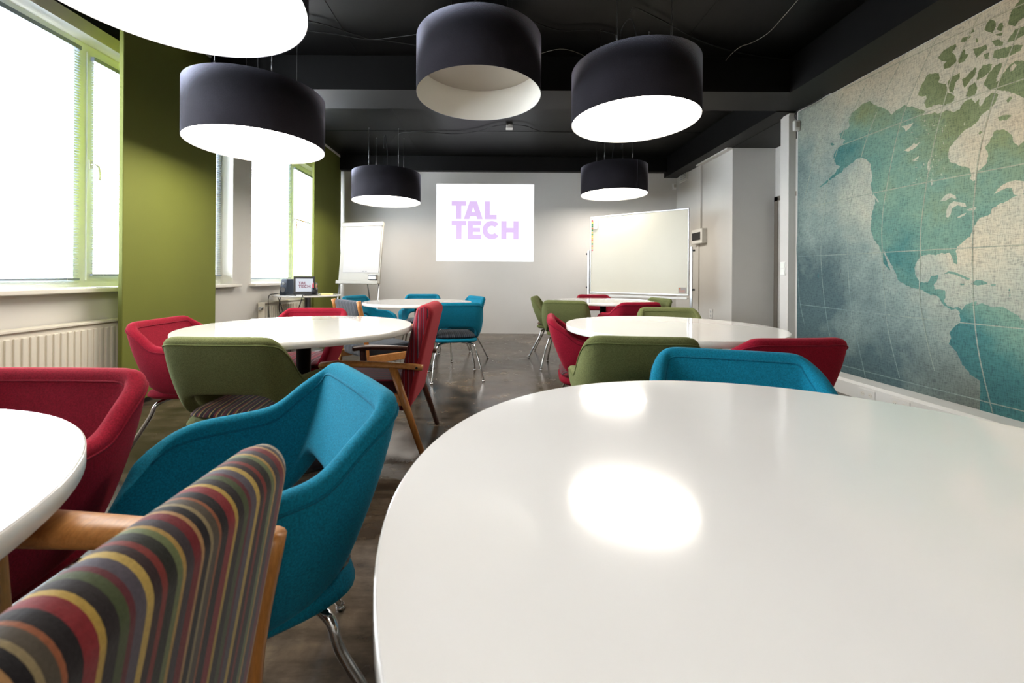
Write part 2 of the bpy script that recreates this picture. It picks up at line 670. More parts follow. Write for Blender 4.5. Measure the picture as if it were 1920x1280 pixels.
def blind(ya, yb, x, z0, z1, label, tilt=.16, gap=.021):
    r = thing('venetian_blind', label, 'blind', (x, (ya + yb) / 2, z1), 0, None)
    L = (yb - ya) / 2
    H = z1 - z0
    bm = bmesh.new()
    box(bm, -.014, .014, -L, L, -.03, 0)
    fin('headrail', bm, M['slat'], r)
    bm = bmesh.new()
    n = int((H - .05) / gap)
    for i in range(n):
        z = -.04 - i * gap
        a = tilt
        w = .0085
        dx, dz = w * math.cos(a), w * math.sin(a)
        v = [bm.verts.new(p) for p in ((-dx, -L, z - dz), (0, -L, z + .0012), (dx, -L, z + dz), (-dx, L, z - dz), (0, L, z + .0012), (dx, L, z + dz))]
        bm.faces.new((v[0], v[1], v[4], v[3]))
        bm.faces.new((v[1], v[2], v[5], v[4]))
    fin('slats', bm, M['slat'], r)
    bm = bmesh.new()
    box(bm, -.010, .010, -L, L, -H, -H + .016)
    fin('bottom_rail', bm, M['slat'], r)
    bm = bmesh.new()
    for y in (-L + .09, 0, L - .09):
        for dx in (-.011, .011):
            box(bm, dx - .0006, dx + .0006, y - .0008, y + .0008, -H, -.02)
    fin('ladder_cord', bm, M['white_plastic'], r)
    return r


blind(.57, 1.74, XW + .022, .975, 2.755, 'venetian blind over the big window, pane nearest the camera')
blind(1.84, 3.105, XW + .022, .975, 2.755, 'wide venetian blind over the large fixed pane beside the window handle')
blind(3.19, 4.69, XW + .036, 1.01, 2.72, 'narrow looking venetian blind on the opening sash beside the first green panel')
blind(5.14, 6.30, XW + .022, .975, 2.755, 'venetian blind over the far window, on the pane above the laptop table')
blind(6.40, 7.06, XW + .036, 1.9, 2.72, 'half drawn blind on the far opening sash with brick wall outside')

# sills
bm = bmesh.new()
box(bm, -3.2, -2.98, .42, 4.80, .885, .92)
struct(bevel(fin('trim_6', bm, M['sill']), .008), 'window sill under the large window')
bm = bmesh.new()
box(bm, -3.2, -2.98, 5.06, 7.2, .885, .92)
struct(bevel(fin('trim_7', bm, M['sill']), .008), 'window sill under the far window')

# brick building outside the far window
bm = bmesh.new()
box(bm, -4.12, -3.36, 8.4, 10.5, -1, 6)
bo = fin('brick_building', bm, M['brick'])
tag(bo, 'pinkish red brick wall of the neighbouring building outside the far window', 'building')


# green hanging panels
def panel(y0, y1, label):
    r = thing('hanging_fabric_panel', label, 'panel', (-2.80, (y0 + y1) / 2, 0), 0)
    L = (y1 - y0) / 2
    bm = bmesh.new()
    box(bm, -.018, .018, -L, L, .04, 3.125)
    bevel(fin('panel_cloth', bm, M['green_panel'], r), .006)
    bm = bmesh.new()
    box(bm, -.025, .025, -L - .01, L + .01, 3.125, CZ - .001)
    fin('top_rail', bm, M['white_plastic'], r)


panel(3.04, 4.05, 'tall green fabric panel hanging between the two windows')
panel(6.24, 7.30, 'tall green fabric panel in the corner behind the laptop table')


# radiators
def radiator(y0, y1, label, valve_y):
    r = thing('radiator', label, 'radiator', (-2.99, (y0 + y1) / 2, 0))
    L = (y1 - y0) / 2
    bm = bmesh.new()
    box(bm, -.05, .025, -L, L, .14, .66)
    k = int(2 * L / .045)
    for i in range(k):
        y = -L + .02 + i * (2 * L - .04) / max(1, k - 1)
        box(bm, .02, .036, y - .013, y + .013, .17, .62)
    bevel(fin('body', bm, M['radiator'], r), .004, 2)
    bm = bmesh.new()
    box(bm, -.055, .04, -L - .004, L + .004, .655, .675)
    bevel(fin('top_grille', bm, M['radiator'], r), .004, 2)
    for y in (-L - .002, L - .004):
        bm = bmesh.new()
        box(bm, -.05, .036, y, y + .006, .14, .66)
        fin('side_panel', bm, M['radiator'], r)
    bm = bmesh.new()
    tube(bm, [(0, valve_y, .60), (0, valve_y - .05, .60)], .022, 14)
    fin('valve', bm, M['chrome'], r)
    for y in (-L + .1, L - .1):
        bm = bmesh.new()
        tube(bm, [(-.02, y, .15), (-.02, y, 0)], .008)
        fin('pipe', bm, M['white_plastic'], r)


radiator(.9, 3.45, 'long cream ribbed radiator below the large window', -1.28)
radiator(5.22, 6.32, 'short cream radiator behind the laptop table', -.55)

# ------------------------------------------------------------------ mural
XM = 3.247


def A(p):
    return (1480 + p[0] / 3.048, p[1] / 3.048)


def B(p):
    return (1480 + p[0] / 3.048, 400 + p[1] / 3.048)


mainland = [A(p) for p in [(460, 575), (485, 600), (520, 610), (560, 630), (585, 655), (600, 640), (620, 625), (640, 615), (660, 600), (680, 612), (700, 605), (735, 620), (775, 635), (760, 660), (800, 650), (830, 640), (850, 650), (900, 630), (940, 640), (975, 625), (985, 600), (1010, 575), (1040, 560), (1062, 590), (1085, 565), (1088, 610), (1100, 600), (1120, 560), (1160, 530), (1195, 540), (1180, 580), (1150, 620), (1120, 640), (1095, 660), (1080, 690), (1040, 725), (1000, 745), (980, 765), (960, 790), (925, 830), (912, 855), (905, 880), (915, 925), (960, 940), (1030, 960), (1040, 1000), (1032, 1020), (1050, 1035), (1068, 1020), (1070, 980), (1100, 960), (1130, 930), (1135, 880), (1120, 840), (1145, 810), (1160, 780), (1165, 760), (1180, 745), (1230, 740), (1270, 770), (1280, 810), (1310, 835), (1345, 800), (1500, 840), (1480, 1000), (1400, 1060), (1341, 1110), (1290, 1120), (1270, 1130), (1240, 1150), (1200, 1165), (1160, 1190), (1150, 1220), (1110, 1240)]] + \
    [B(p) for p in [(1090, 25), (1070, 50), (1055, 75), (1045, 100), (1035, 130), (1000, 155), (980, 175), (960, 190), (950, 215), (960, 250), (958, 290), (940, 285), (930, 250), (915, 225), (890, 230), (870, 225), (835, 240), (800, 232), (755, 245), (730, 270), (715, 310), (718, 340), (725, 360), (750, 395), (790, 395), (810, 360), (852, 352), (845, 380), (825, 405), (830, 435), (860, 432), (890, 440), (893, 480), (885, 505), (905, 530), (940, 540), (965, 535), (985, 550), (1010, 520), (1040, 508), (1070, 498), (1065, 530), (1100, 512), (1160, 535), (1220, 535), (1255, 555), (1300, 580), (1341, 615), (1500, 720), (1700, 800), (1700, 1500), (1088, 1300), (1090, 1080), (1090, 1020), (1090, 960), (1065, 940), (1040, 925), (1010, 890), (985, 860), (975, 830), (960, 800), (940, 775), (910, 745), (925, 715), (915, 685), (935, 655), (975, 620), (975, 570), (950, 545), (925, 552), (880, 520), (850, 475), (830, 468), (800, 460), (765, 440), (740, 430), (700, 425), (670, 412), (640, 395), (618, 375), (612, 350), (600, 325), (575, 280), (565, 260), (555, 240), (540, 208), (535, 222), (550, 255), (562, 290), (578, 320), (570, 325), (555, 305), (540, 285), (530, 250), (522, 215), (510, 180), (495, 162), (480, 145), (472, 118), (465, 90), (468, 50)]] + \
    [A(p) for p in [(470, 1230), (482, 1190), (490, 1150), (475, 1100), (465, 1050), (475, 1010), (468, 970), (460, 930), (440, 910), (418, 903), (395, 905), (370, 920), (345, 940), (325, 958), (310, 960), (300, 985), (270, 1000), (230, 1030), (200, 1055), (170, 1070), (205, 1040), (240, 1010), (265, 985), (290, 950), (265, 940), (255, 910), (255, 880), (275, 845), (298, 830), (320, 800), (290, 790), (285, 765), (305, 748), (330, 740), (345, 720), (340, 680), (350, 650), (370, 635), (390, 620), (410, 600), (430, 590)]]
isl = [
    [(735, 545), (745, 510), (765, 470), (780, 440), (800, 420), (855, 418), (860, 445), (850, 470), (895, 480), (905, 530), (925, 535), (945, 550), (940, 575), (890, 600), (860, 596), (830, 600), (785, 620), (770, 590), (785, 560), (780, 545), (750, 550)],
    [(985, 455), (1010, 440), (1060, 385), (1070, 390), (1060, 430), (1030, 465), (1000, 500)],
    [(1070, 460), (1085, 400), (1110, 370), (1160, 365), (1150, 400), (1110, 440)],
    [(1010, 550), (1030, 490), (1060, 470), (1075, 500), (1060, 550)],
    [(905, 470), (925, 440), (950, 430), (975, 415), (975, 440), (950, 470), (935, 530), (915, 525)],
    [(1110, 480), (1125, 450), (1140, 420), (1180, 370), (1220, 360), (1190, 430), (1180, 470), (1200, 460), (1220, 420), (1260, 370), (1300, 345), (1400, 350), (1500, 450), (1500, 620), (1341, 560), (1300, 540), (1250, 520), (1180, 515), (1140, 510)],
    [(850, 330), (880, 290), (915, 268), (950, 250), (955, 265), (930, 300), (950, 320), (955, 350), (920, 385), (885, 395), (880, 370), (900, 350), (865, 345)],
    [(965, 350), (985, 300), (1000, 280), (1005, 310), (1025, 310), (1000, 350), (970, 365)],
    [(1050, 280), (1090, 270), (1125, 255), (1130, 280), (1100, 300), (1070, 330), (1060, 310)],
    [(1155, 235), (1190, 225), (1225, 240), (1220, 260), (1180, 265)],
    [(1165, 330), (1170, 290), (1220, 275), (1300, 255), (1335, 255), (1320, 290), (1260, 320), (1200, 335)],
    [(1115, 170), (1130, 130), (1150, 110), (1175, 120), (1180, 150), (1160, 190), (1130, 180)],
    [(1185, 170), (1200, 135), (1220, 130), (1225, 150), (1210, 180)],
    [(1250, 140), (1265, 70), (1300, 20), (1341, -20), (1450, -60), (1450, 60), (1341, 100), (1310, 120), (1290, 150)],
    [(1290, 170), (1341, 150), (1450, 130), (1450, 190), (1341, 200), (1280, 235), (1245, 240), (1260, 210)],
    [(980, 240), (990, 215), (1040, 205), (1010, 235)], [(1025, 190), (1050, 165), (1060, 180), (1035, 195)],
    [(1190, 670), (1240, 655), (1270, 660), (1240, 685), (1200, 690)],
    [(1065, 235), (1072, 215), (1080, 235), (1070, 245)], [(1110, 310), (1140, 300), (1140, 335), (1115, 340)],
    [(1180, 195), (1220, 188), (1215, 203), (1185, 205)], [(232, 822), (245, 815), (258, 828), (243, 832)],
    [(1240, 575), (1262, 550), (1275, 560), (1250, 590)], [(1080, 760), (1095, 748), (1105, 755), (1088, 770)]]
islb = [
    [(885, 345), (910, 330), (935, 333), (960, 340), (1000, 358), (1035, 375), (1020, 380), (985, 366), (950, 350), (910, 342)],
    [(1035, 403), (1070, 380), (1100, 382), (1130, 395), (1130, 405), (1095, 408), (1075, 412)],
    [(975, 400), (1000, 402), (998, 410), (978, 410)], [(1150, 405), (1180, 405), (1178, 413), (1152, 413)],
    [(160, 350), (168, 345), (168, 368), (161, 365)],
    [(1255, 430), (1262, 432), (1260, 445), (1254, 442)], [(1258, 460), (1265, 462), (1262, 478), (1257, 474)]]
lakes = [
    [(860, 1150), (895, 1110), (920, 1105), (950, 1118), (955, 1140), (925, 1128), (895, 1145)],
    [(895, 1240), (898, 1200), (915, 1165), (940, 1150), (1005, 1160), (1012, 1182), (985, 1180), (960, 1172), (930, 1190), (922, 1225), (908, 1243)],
    [(1010, 1200), (1040, 1188), (1070, 1180), (1062, 1198), (1030, 1204)],
    [(958, 1242), (985, 1225), (1012, 1215), (1002, 1230), (972, 1244)],
    [(640, 722), (672, 715), (710, 700), (692, 728), (665, 752), (660, 735)],
    [(655, 860), (680, 845), (700, 830), (712, 815), (722, 825), (748, 810), (728, 836), (708, 852), (680, 866)],
    [(1170, 1110), (1190, 1080), (1215, 1058), (1250, 1040), (1290, 1030), (1345, 1035), (1345, 1105), (1310, 1120), (1280, 1108), (1272, 1075), (1240, 1075), (1205, 1090)],
    [(790, 930), (803, 905), (800, 945), (808, 960), (798, 985), (788, 965)], [(815, 1020), (822, 1050), (812, 1062), (806, 1030)],
    [(705, 915), (740, 890), (738, 902), (715, 920)], [(1262, 385), (1285, 362), (1300, 372), (1280, 400), (1262, 410)],
    [(450, 920), (460, 950), (470, 1000), (462, 990), (448, 955)], [(478, 1105), (512, 1150), (508, 1160), (482, 1125)]]
gridl = [
    [A(p) for p in ((150, 885), (350, 810), (640, 700), (900, 600), (1341, 450))],
    [A(p) for p in ((75, 1190), (350, 1130), (740, 1050), (1341, 935))],
    [A(p) for p in ((320, 505), (600, 370), (900, 225), (1341, 20))],
    [B(p) for p in ((50, 245), (300, 235), (580, 220), (1341, 180))],
    [B(p) for p in ((60, 520), (400, 560), (800, 605), (1341, 660))],
    [B(p) for p in ((240, 850), (700, 970), (1341, 1130))],
    [A((310, 530)), A((230, 700)), A((150, 880)), A((75, 1190)), B((45, 150)), B((45, 280)), B((60, 500)), B((90, 650))],
    [A((440, 480)), A((390, 580)), A((300, 780)), A((220, 1050)), B((190, 60)), B((180, 250)), B((200, 500)), B((230, 700))],
    [A((655, 290)), A((545, 530))],
    [A((500, 640)), A((430, 830)), A((370, 1060)), B((338, 50)), B((335, 300)), B((360, 600)), B((400, 780)), B((440, 960))],
    [A((860, 170)), A((700, 530)), A((620, 760)), A((560, 1050)), B((530, 50)), B((535, 300)), B((560, 640)), B((630, 940))],
    [A((1100, 50)), A((950, 380)), A((870, 640)), A((800, 950)), B((755, 50)), B((748, 260)), B((745, 480)), B((780, 700)), B((830, 900))],
    [A((1320, 150)), A((1180, 520)), A((1090, 850)), A((1055, 1150)), B((1050, 50)), B((1045, 300)), B((1055, 560)), B((1075, 750)), B((1110, 930)), B((1170, 1170))]]


def jitter(poly, amp=1.0):
    """coastline: split each side and nudge the new points"""
    rr = random.Random(3)
    out = []
    for i, p in enumerate(poly):
        q = poly[(i + 1) % len(poly)]
        out.append(p)
        L = math.hypot(q[0] - p[0], q[1] - p[1])
        n = int(L / 3.2)
        if L > 60:
            continue
        for k in range(1, n):
            u = k / n
            out.append((p[0] + (q[0] - p[0]) * u + rr.uniform(-amp, amp), p[1] + (q[1] - p[1]) * u + rr.uniform(-amp, amp)))
    return out


def clipz(v):
    return (v[0], max(v[1], -2.1), min(max(v[2], .11), 2.819))


def addpoly(bm, pxs, x, mi):
    vs = []
    for p in pxs:
        w = atX(p[0], p[1], x)
        w = Vector((x, min(w.y, 4.40), min(max(w.z, .11), 2.819)))
        vs.append(w)
    from mathutils.geometry import tessellate_polygon
    tris = tessellate_polygon([vs])
    bv = [bm.verts.new(v) for v in vs]
    for t in tris:
        try:
            f = bm.faces.new([bv[i] for i in t])
            f.material_index = mi
        except ValueError:
            pass


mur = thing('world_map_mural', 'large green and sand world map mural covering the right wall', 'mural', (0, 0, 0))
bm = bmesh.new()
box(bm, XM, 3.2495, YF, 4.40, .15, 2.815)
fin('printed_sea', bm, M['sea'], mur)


def flatmesh(name, bm, mat, parent):
    me = bpy.data.meshes.new(name)
    bm.normal_update()
    for f in bm.faces:
        if f.normal.x > 0:
            f.normal_flip()
    bm.to_mesh(me)
    bm.free()
    return link(name, me, mat, parent)


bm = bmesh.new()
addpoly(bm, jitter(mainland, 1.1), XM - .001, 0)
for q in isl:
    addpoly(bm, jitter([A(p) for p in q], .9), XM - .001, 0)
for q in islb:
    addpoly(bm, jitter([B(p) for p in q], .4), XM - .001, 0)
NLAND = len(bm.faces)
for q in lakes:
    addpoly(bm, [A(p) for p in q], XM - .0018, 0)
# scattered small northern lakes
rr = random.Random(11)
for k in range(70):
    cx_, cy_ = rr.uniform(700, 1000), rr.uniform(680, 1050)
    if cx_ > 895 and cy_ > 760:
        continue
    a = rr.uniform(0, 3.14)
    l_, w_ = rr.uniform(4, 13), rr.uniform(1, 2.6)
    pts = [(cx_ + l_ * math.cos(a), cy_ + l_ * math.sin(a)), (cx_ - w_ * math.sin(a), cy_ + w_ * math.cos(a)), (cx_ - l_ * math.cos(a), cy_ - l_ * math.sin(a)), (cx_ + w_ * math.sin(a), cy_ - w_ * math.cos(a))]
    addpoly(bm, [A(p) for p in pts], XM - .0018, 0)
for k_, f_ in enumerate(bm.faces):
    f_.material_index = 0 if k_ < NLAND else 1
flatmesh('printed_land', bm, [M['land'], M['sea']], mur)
bm = bmesh.new()
gm = M['grid']
for ln in gridl:
    pts = smoothpath([(p[0], p[1]) for p in ln], 6) if len(ln) > 2 else ln
    w = [atX(p[0], p[1], XM - .0025) for p in pts]
    w = [Vector((XM - .0025, v.y, min(max(v.z, .11), 2.8))) for v in w]
    prev = None
    for i, v in enumerate(w):
        d = w[min(i + 1, len(w) - 1)] - w[max(i - 1, 0)]
        d.normalize()
        n = Vector((0, -d.z, d.y)) * .0038
        cur = (bm.verts.new(v + n), bm.verts.new(v - n))
        if prev:
            bm.faces.new((prev[0], prev[1], cur[1], cur[0]))
        prev = cur
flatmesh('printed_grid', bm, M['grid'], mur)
# let the print under the grid lines show through
t = gm.node_tree
mx = t.nodes.new('ShaderNodeMixShader')
tr = t.nodes.new('ShaderNodeBsdfTransparent')
mx.inputs[0].default_value = .8
t.links.new(tr.outputs[0], mx.inputs[1])
t.links.new(t.nodes['Principled BSDF'].outputs[0], mx.inputs[2])
t.links.new(mx.outputs[0], t.nodes['Material Output'].inputs['Surface'])

# cable duct along the foot of the mural
bm = bmesh.new()
pr = [(3.249, .0), (3.10, .0), (3.10, .115), (3.125, .135), (3.249, .149)]
rings = []
for y in (YF, 4.40):
    rings.append([bm.verts.new((x, y, z)) for x, z in pr])
for i in range(5):
    bm.faces.new((rings[0][i], rings[0][(i + 1) % 5], rings[1][(i + 1) % 5], rings[1][i]))
bm.faces.new(rings[0])
bm.faces.new(rings[1][::-1])
duct = fin('cable_duct', bm, M['white_plastic'])
tag(duct, 'long white cable duct running along the floor under the map mural', 'cable duct')
for y, lab in ((3.40, 'white double socket on the cable duct, the farther one'), (3.12, 'white double socket on the cable duct, the nearer one')):
    so = thing('wall_socket', lab, 'socket', (3.10, y, .06))
    bm = bmesh.new()
    box(bm, -.008, 0, -.075, .075, -.04, .04)
    bevel(fin('plate', bm, M['white_plastic'], so), .003)
    for yy in (-.036, .036):
        bm = bmesh.new()
        tube(bm, [(-.0075, yy, 0), (-.0095, yy, 0)], .02, 16)
        ol = fin('outlet', bm, M['sill'], so)
        for q in (-.008, .008):
            bm = bmesh.new()
            tube(bm, [(-.009, yy + q, 0), (-.0102, yy + q, 0)], .0028, 8)
            fin('pin_hole', bm, M['black'], ol)

# white boxed column at the end of the mural
bm = bmesh.new()
box(bm, 3.17, 3.25, 4.43, 4.56, 0, 2.80)
box(bm, 3.185, 3.25, 4.44, 4.55, 2.80, 2.83)
col = thing('boxed_column', 'slim white boxed column where the mural ends', 'column')
bevel(fin('casing', bm, M['white_wall'], col), .004, 2)
sw = thing('light_switch', 'white double light switch on the slim white column', 'light switch', (3.17, 4.50, 1.13))
bm = bmesh.new()
box(bm, -.009, 0, -.04, .04, -.075, .075)
bevel(fin('plate', bm, M['white_plastic'], sw), .003)
for z in (.036, -.036):
    bm = bmesh.new()
    box(bm, -.013, -.008, -.028, .028, z - .03, z + .03)
    bevel(fin('rocker', bm, M['pvc'], sw), .002)


def sensor(loc, rz, label):
    s = thing('motion_sensor', label, 'sensor', loc, rz)
    bm = bmesh.new()
    box(bm, -.03, .03, -.04, 0, -.055, .055)
    bevel(fin('housing', bm, M['white_plastic'], s), .008)
    bm = bmesh.new()
    box(bm, -.02, .02, -.046, -.038, -.02, .035)
    bevel(fin('lens', bm, M['lining_off'], s), .006)


sensor((3.215, 4.40, 2.66), 0, 'white motion sensor near the top of the slim white column')
p = atY(1264, 350, YB)
sensor((3.20, YB - .001, p.z), 0, 'small white motion sensor in the far right corner above the whiteboard')

# vent, conduit, fuse box, socket on the far right wall
v = atX(1283, 324, 3.25)
vg = thing('air_vent', 'small white twin air vent grille high in the far right corner', 'vent', (3.25, v.y, v.z))
bm = bmesh.new()
box(bm, -.02, 0, -.15, .15, -.15, .15)
bevel(fin('frame', bm, M['white_plastic'], vg), .004)
bm = bmesh.new()
for s in (-.07, .07):
    for k in range(7):
        z = -.10 + k * .033
        box(bm, -.026, -.019, s - .05, s + .05, z - .008, z + .008)
fin('louvre', bm, M['alu'], vg)
bm = bmesh.new()
box(bm, 3.17, 3.25, 5.62, 6.50, 2.80, 2.90)
tag(bevel(fin('cable_trunking', bm, M['white_wall']), .004), 'white horizontal cable trunking at the top of the far right wall', 'trunking')
bm = bmesh.new()
box(bm, 3.22, 3.25, 6.44, 6.50, 1.78, 2.80)
tag(bevel(fin('cable_trunking', bm, M['white_wall']), .003), 'narrow upright trunking running down to the fuse box', 'trunking')
bm = bmesh.new()
box(bm, 3.232, 3.25, 6.52, 6.56, .25, 1.58)
tag(bevel(fin('cable_trunking', bm, M['white_wall']), .003), 'narrow upright trunking running down below the fuse box', 'trunking')
fb = thing('fuse_box', 'white fuse box with dark window on the far right wall', 'fuse box', (3.25, 6.46, 1.68))
bm = bmesh.new()
box(bm, -.08, 0, -.17, .17, -.115, .115)
bevel(fin('housing', bm, M['white_plastic'], fb), .01)
bm = bmesh.new()
box(bm, -.092, -.078, -.12, .13, -.06, .06)
bevel(fin('cover_window', bm, M['black'], fb), .006)
v = atX(1334, 588, 3.25)
so = thing('wall_socket', 'white socket low on the far right wall behind the table', 'socket', (3.25, v.y, v.z))
bm = bmesh.new()
box(bm, -.012, 0, -.045, .045, -.07, .07)
bevel(fin('plate', bm, M['white_plastic'], so), .003)
for z in (-.03, .03):
    bm = bmesh.new()
    tube(bm, [(-.011, 0, z), (-.0135, 0, z)], .019, 14)
    fin('outlet', bm, M['alu'], so)


# ------------------------------------------------------------------ lettering
def letters():
    """outline polygons in the slide's own units"""
    T = lambda x0, x1, y0, y1, s0, s1, b: [[(x0, y0), (x1, y0), (x1, y0 + b), (x0, y0 + b)], [(s0, y0 + b), (s1, y0 + b), (s1, y1), (s0, y1)]]
    P = []
    P += T(236, 332, 347, 465, 265, 301, 30)
    P += [[(358, 347), (405, 347), (445, 465), (408, 465), (402, 446), (381, 384)], [(358, 347), (381, 384), (361, 446), (355, 465), (318, 465)], [(368, 420), (395, 420), (402, 446), (360, 446)]]
    P += [[(458, 347), (493, 347), (493, 436), (458, 436)], [(458, 436), (538, 436), (538, 465), (458, 465)]]
    P += T(236, 335, 477, 597, 268, 304, 30)
    P += [[(345, 477), (380, 477), (380, 597), (345, 597)], [(380, 477), (434, 477), (434, 505), (380, 505)], [(380, 523), (428, 523), (428, 550), (380, 550)], [(380, 569), (436, 569), (436, 597), (380, 597)]]
    cx_, cy_ = 506, 537
    for k in range(20):
        a0 = math.radians(42 + k * (276 / 20))
        a1 = math.radians(42 + (k + 1) * (276 / 20))
        P.append([(cx_ + 62 * math.cos(a0), cy_ - 61 * math.sin(a0)), (cx_ + 62 * math.cos(a1), cy_ - 61 * math.sin(a1)), (cx_ + 28 * math.cos(a1), cy_ - 28 * math.sin(a1)), (cx_ + 28 * math.cos(a0), cy_ - 28 * math.sin(a0))])
    P += [[(570, 477), (605, 477), (605, 597), (570, 597)], [(651, 477), (686, 477), (686, 597), (651, 597)], [(605, 522), (651, 522), (651, 552), (605, 552)]]
    return P


def slide_logo(name, mat, parent, fn):
    bm = bmesh.new()
    for q in letters():
        bm.faces.new([bm.verts.new(fn(x, y)) for x, y in q])
    me = bpy.data.meshes.new(name)
    bm.to_mesh(me)
    bm.free()
    return link(name, me, mat, parent)


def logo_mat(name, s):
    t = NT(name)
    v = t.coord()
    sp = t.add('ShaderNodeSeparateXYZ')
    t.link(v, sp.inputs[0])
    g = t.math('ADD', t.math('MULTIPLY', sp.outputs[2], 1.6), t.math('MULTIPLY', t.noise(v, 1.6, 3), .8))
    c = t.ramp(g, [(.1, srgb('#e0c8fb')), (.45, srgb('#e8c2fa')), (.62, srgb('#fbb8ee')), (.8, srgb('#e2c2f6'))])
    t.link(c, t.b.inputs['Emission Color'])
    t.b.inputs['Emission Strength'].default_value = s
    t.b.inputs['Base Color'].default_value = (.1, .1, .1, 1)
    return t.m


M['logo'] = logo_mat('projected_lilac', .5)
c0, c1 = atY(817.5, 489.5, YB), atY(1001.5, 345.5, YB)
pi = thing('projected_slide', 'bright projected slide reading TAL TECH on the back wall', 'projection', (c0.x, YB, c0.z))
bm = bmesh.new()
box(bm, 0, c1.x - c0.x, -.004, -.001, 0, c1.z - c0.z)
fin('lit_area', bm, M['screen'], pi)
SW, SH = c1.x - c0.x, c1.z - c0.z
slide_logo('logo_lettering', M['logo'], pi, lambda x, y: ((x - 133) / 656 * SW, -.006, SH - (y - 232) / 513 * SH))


# ------------------------------------------------------------------ tables
def round_table(x, y, label, R=.592, name='round_table', H=.74, th=.032, base=True):
    t = thing(name, label, 'table', (x, y, 0), 0, 'round white meeting tables' if base else None)
    bm = bmesh.new()
    e = .002
    prof = [(0, H), (R - e, H), (R - .001, H - .0015), (R, H - e), (R, H - th + e), (R - e, H - th), (0, H - th)]
    lathe(bm, prof, 128)
    o = fin('tabletop', bm, [M['laminate'], M['lam_edge']], t)
    for p_ in o.data.polygons:
        if abs(p_.normal.z) < .5:
            p_.material_index = 1
            p_.use_smooth = True
    bm = bmesh.new()
    lathe(bm, [(0, .03), (.038, .03), (.038, H - th - .012), (.09, H - th - .01), (.09, H - th), (0, H - th)], 32)
    fin('column', bm, M['metal_dark'] if base else M['steel'], t, True)
    bm = bmesh.new()
    rb = .195
    lathe(bm, [(0, .001), (rb, .001), (rb, .008), (rb - .02, .018), (.06, .034), (0, .036)], 64)
    fin('base', bm, M['metal_dark'] if base else M['steel'], t, True)
    return t


K = .28
TB = {'FR': (1.649 * K, 1.875 * K), 'ML': (-3.833 * K, 8.146 * K), 'MR': (3.618 * K, 8.571 * K), 'BR': (4.70 * K, 17.91 * K), 'FL': (-3.922 * K, .932 * K), 'BL': (-3.089 * K, 16.21 * K)}
RT = 2.112 * K
round_table(*TB['FR'], 'large round white table in the right foreground reflecting a lamp', RT)
round_table(*TB['FL'], 'round white table cut off at the left edge of the photo', RT)
round_table(*TB['ML'], 'round white table in the left middle between red and green chairs', RT)
round_table(*TB['MR'], 'round white table in the right middle beside the map mural', RT)
round_table(*TB['BL'], 'round white table at the back left ringed by teal chairs', RT)
round_table(*TB['BR'], 'round white table at the back right in front of the whiteboard', RT)


# ------------------------------------------------------------------ tub chairs
def wrap(arm_z):
    """half outline of the shell, (top point, bottom point) from the middle of the back to the front of the arm"""
    a = arm_z
    k = .018 if a > .6 else 0
    h = [
        ((0, -.300, .772), (0, -.222, .522 + k)),
        ((.12, -.298, .772), (.11, -.220, .521 + k)),
        ((.212, -.290, .771), (.162, -.214, .512 + k)),
        ((.244, -.260, .748), (.192, -.198, .486)),
        ((.260, -.200, .5 * .748 + .5 * (a + .02)), (.206, -.168, .436)),
        ((.270, -.140, a + .012), (.214, -.110, .404)),
        ((.276, -.070, a + .002), (.220, -.020, .396)),
        ((.280, -.005, a), (.222, .070, .396)),
        ((.280, .048, a - .006), (.222, .135, .400)),
        ((.275, .100, a - .030), (.222, .185, .410)),
        ((.262, .150, a - .085 if a > .6 else a - .06), (.224, .222, .430)),
    ]
    h = [((t[0] * .93, t[1], t[2]), (b[0] * .95, b[1], b[2])) for t, b in h]
    return [((-t[0], t[1], t[2]), (-b[0], b[1], b[2])) for t, b in h[:0:-1]] + h


full = wrap(.648)
NU, NV = 44, 7


def shell_pt(u, v):
    """u 0..1 along the wrap, v 0 bottom .. 1 top"""
    s = u * (len(full) - 1)
    T = Vector(cr([f[0] for f in full], s))
    Bt = Vector(cr([f[1] for f in full], s))
    mid = (T + Bt) / 2
    out = Vector((mid.x, mid.y + .02, 0))
    if out.length > 1e-6:
        out.normalize()
    side = min(1, abs(mid.x) / .24)
    Mc = T * .5 + Bt * .5 + out * (.012 + .022 * side ** 3) - Vector((0, 0, .015))
    p = Bt * (1 - v) ** 2 + Mc * 2 * v * (1 - v) + T * v * v
    return p


def shell_norm(u, v):
    e = .004
    du = shell_pt(min(1, u + e), v) - shell_pt(max(0, u - e), v)
    dv = shell_pt(u, min(1, v + e)) - shell_pt(u, max(0, v - e))
    n = du.cross(dv)
    n.normalize()
    return n


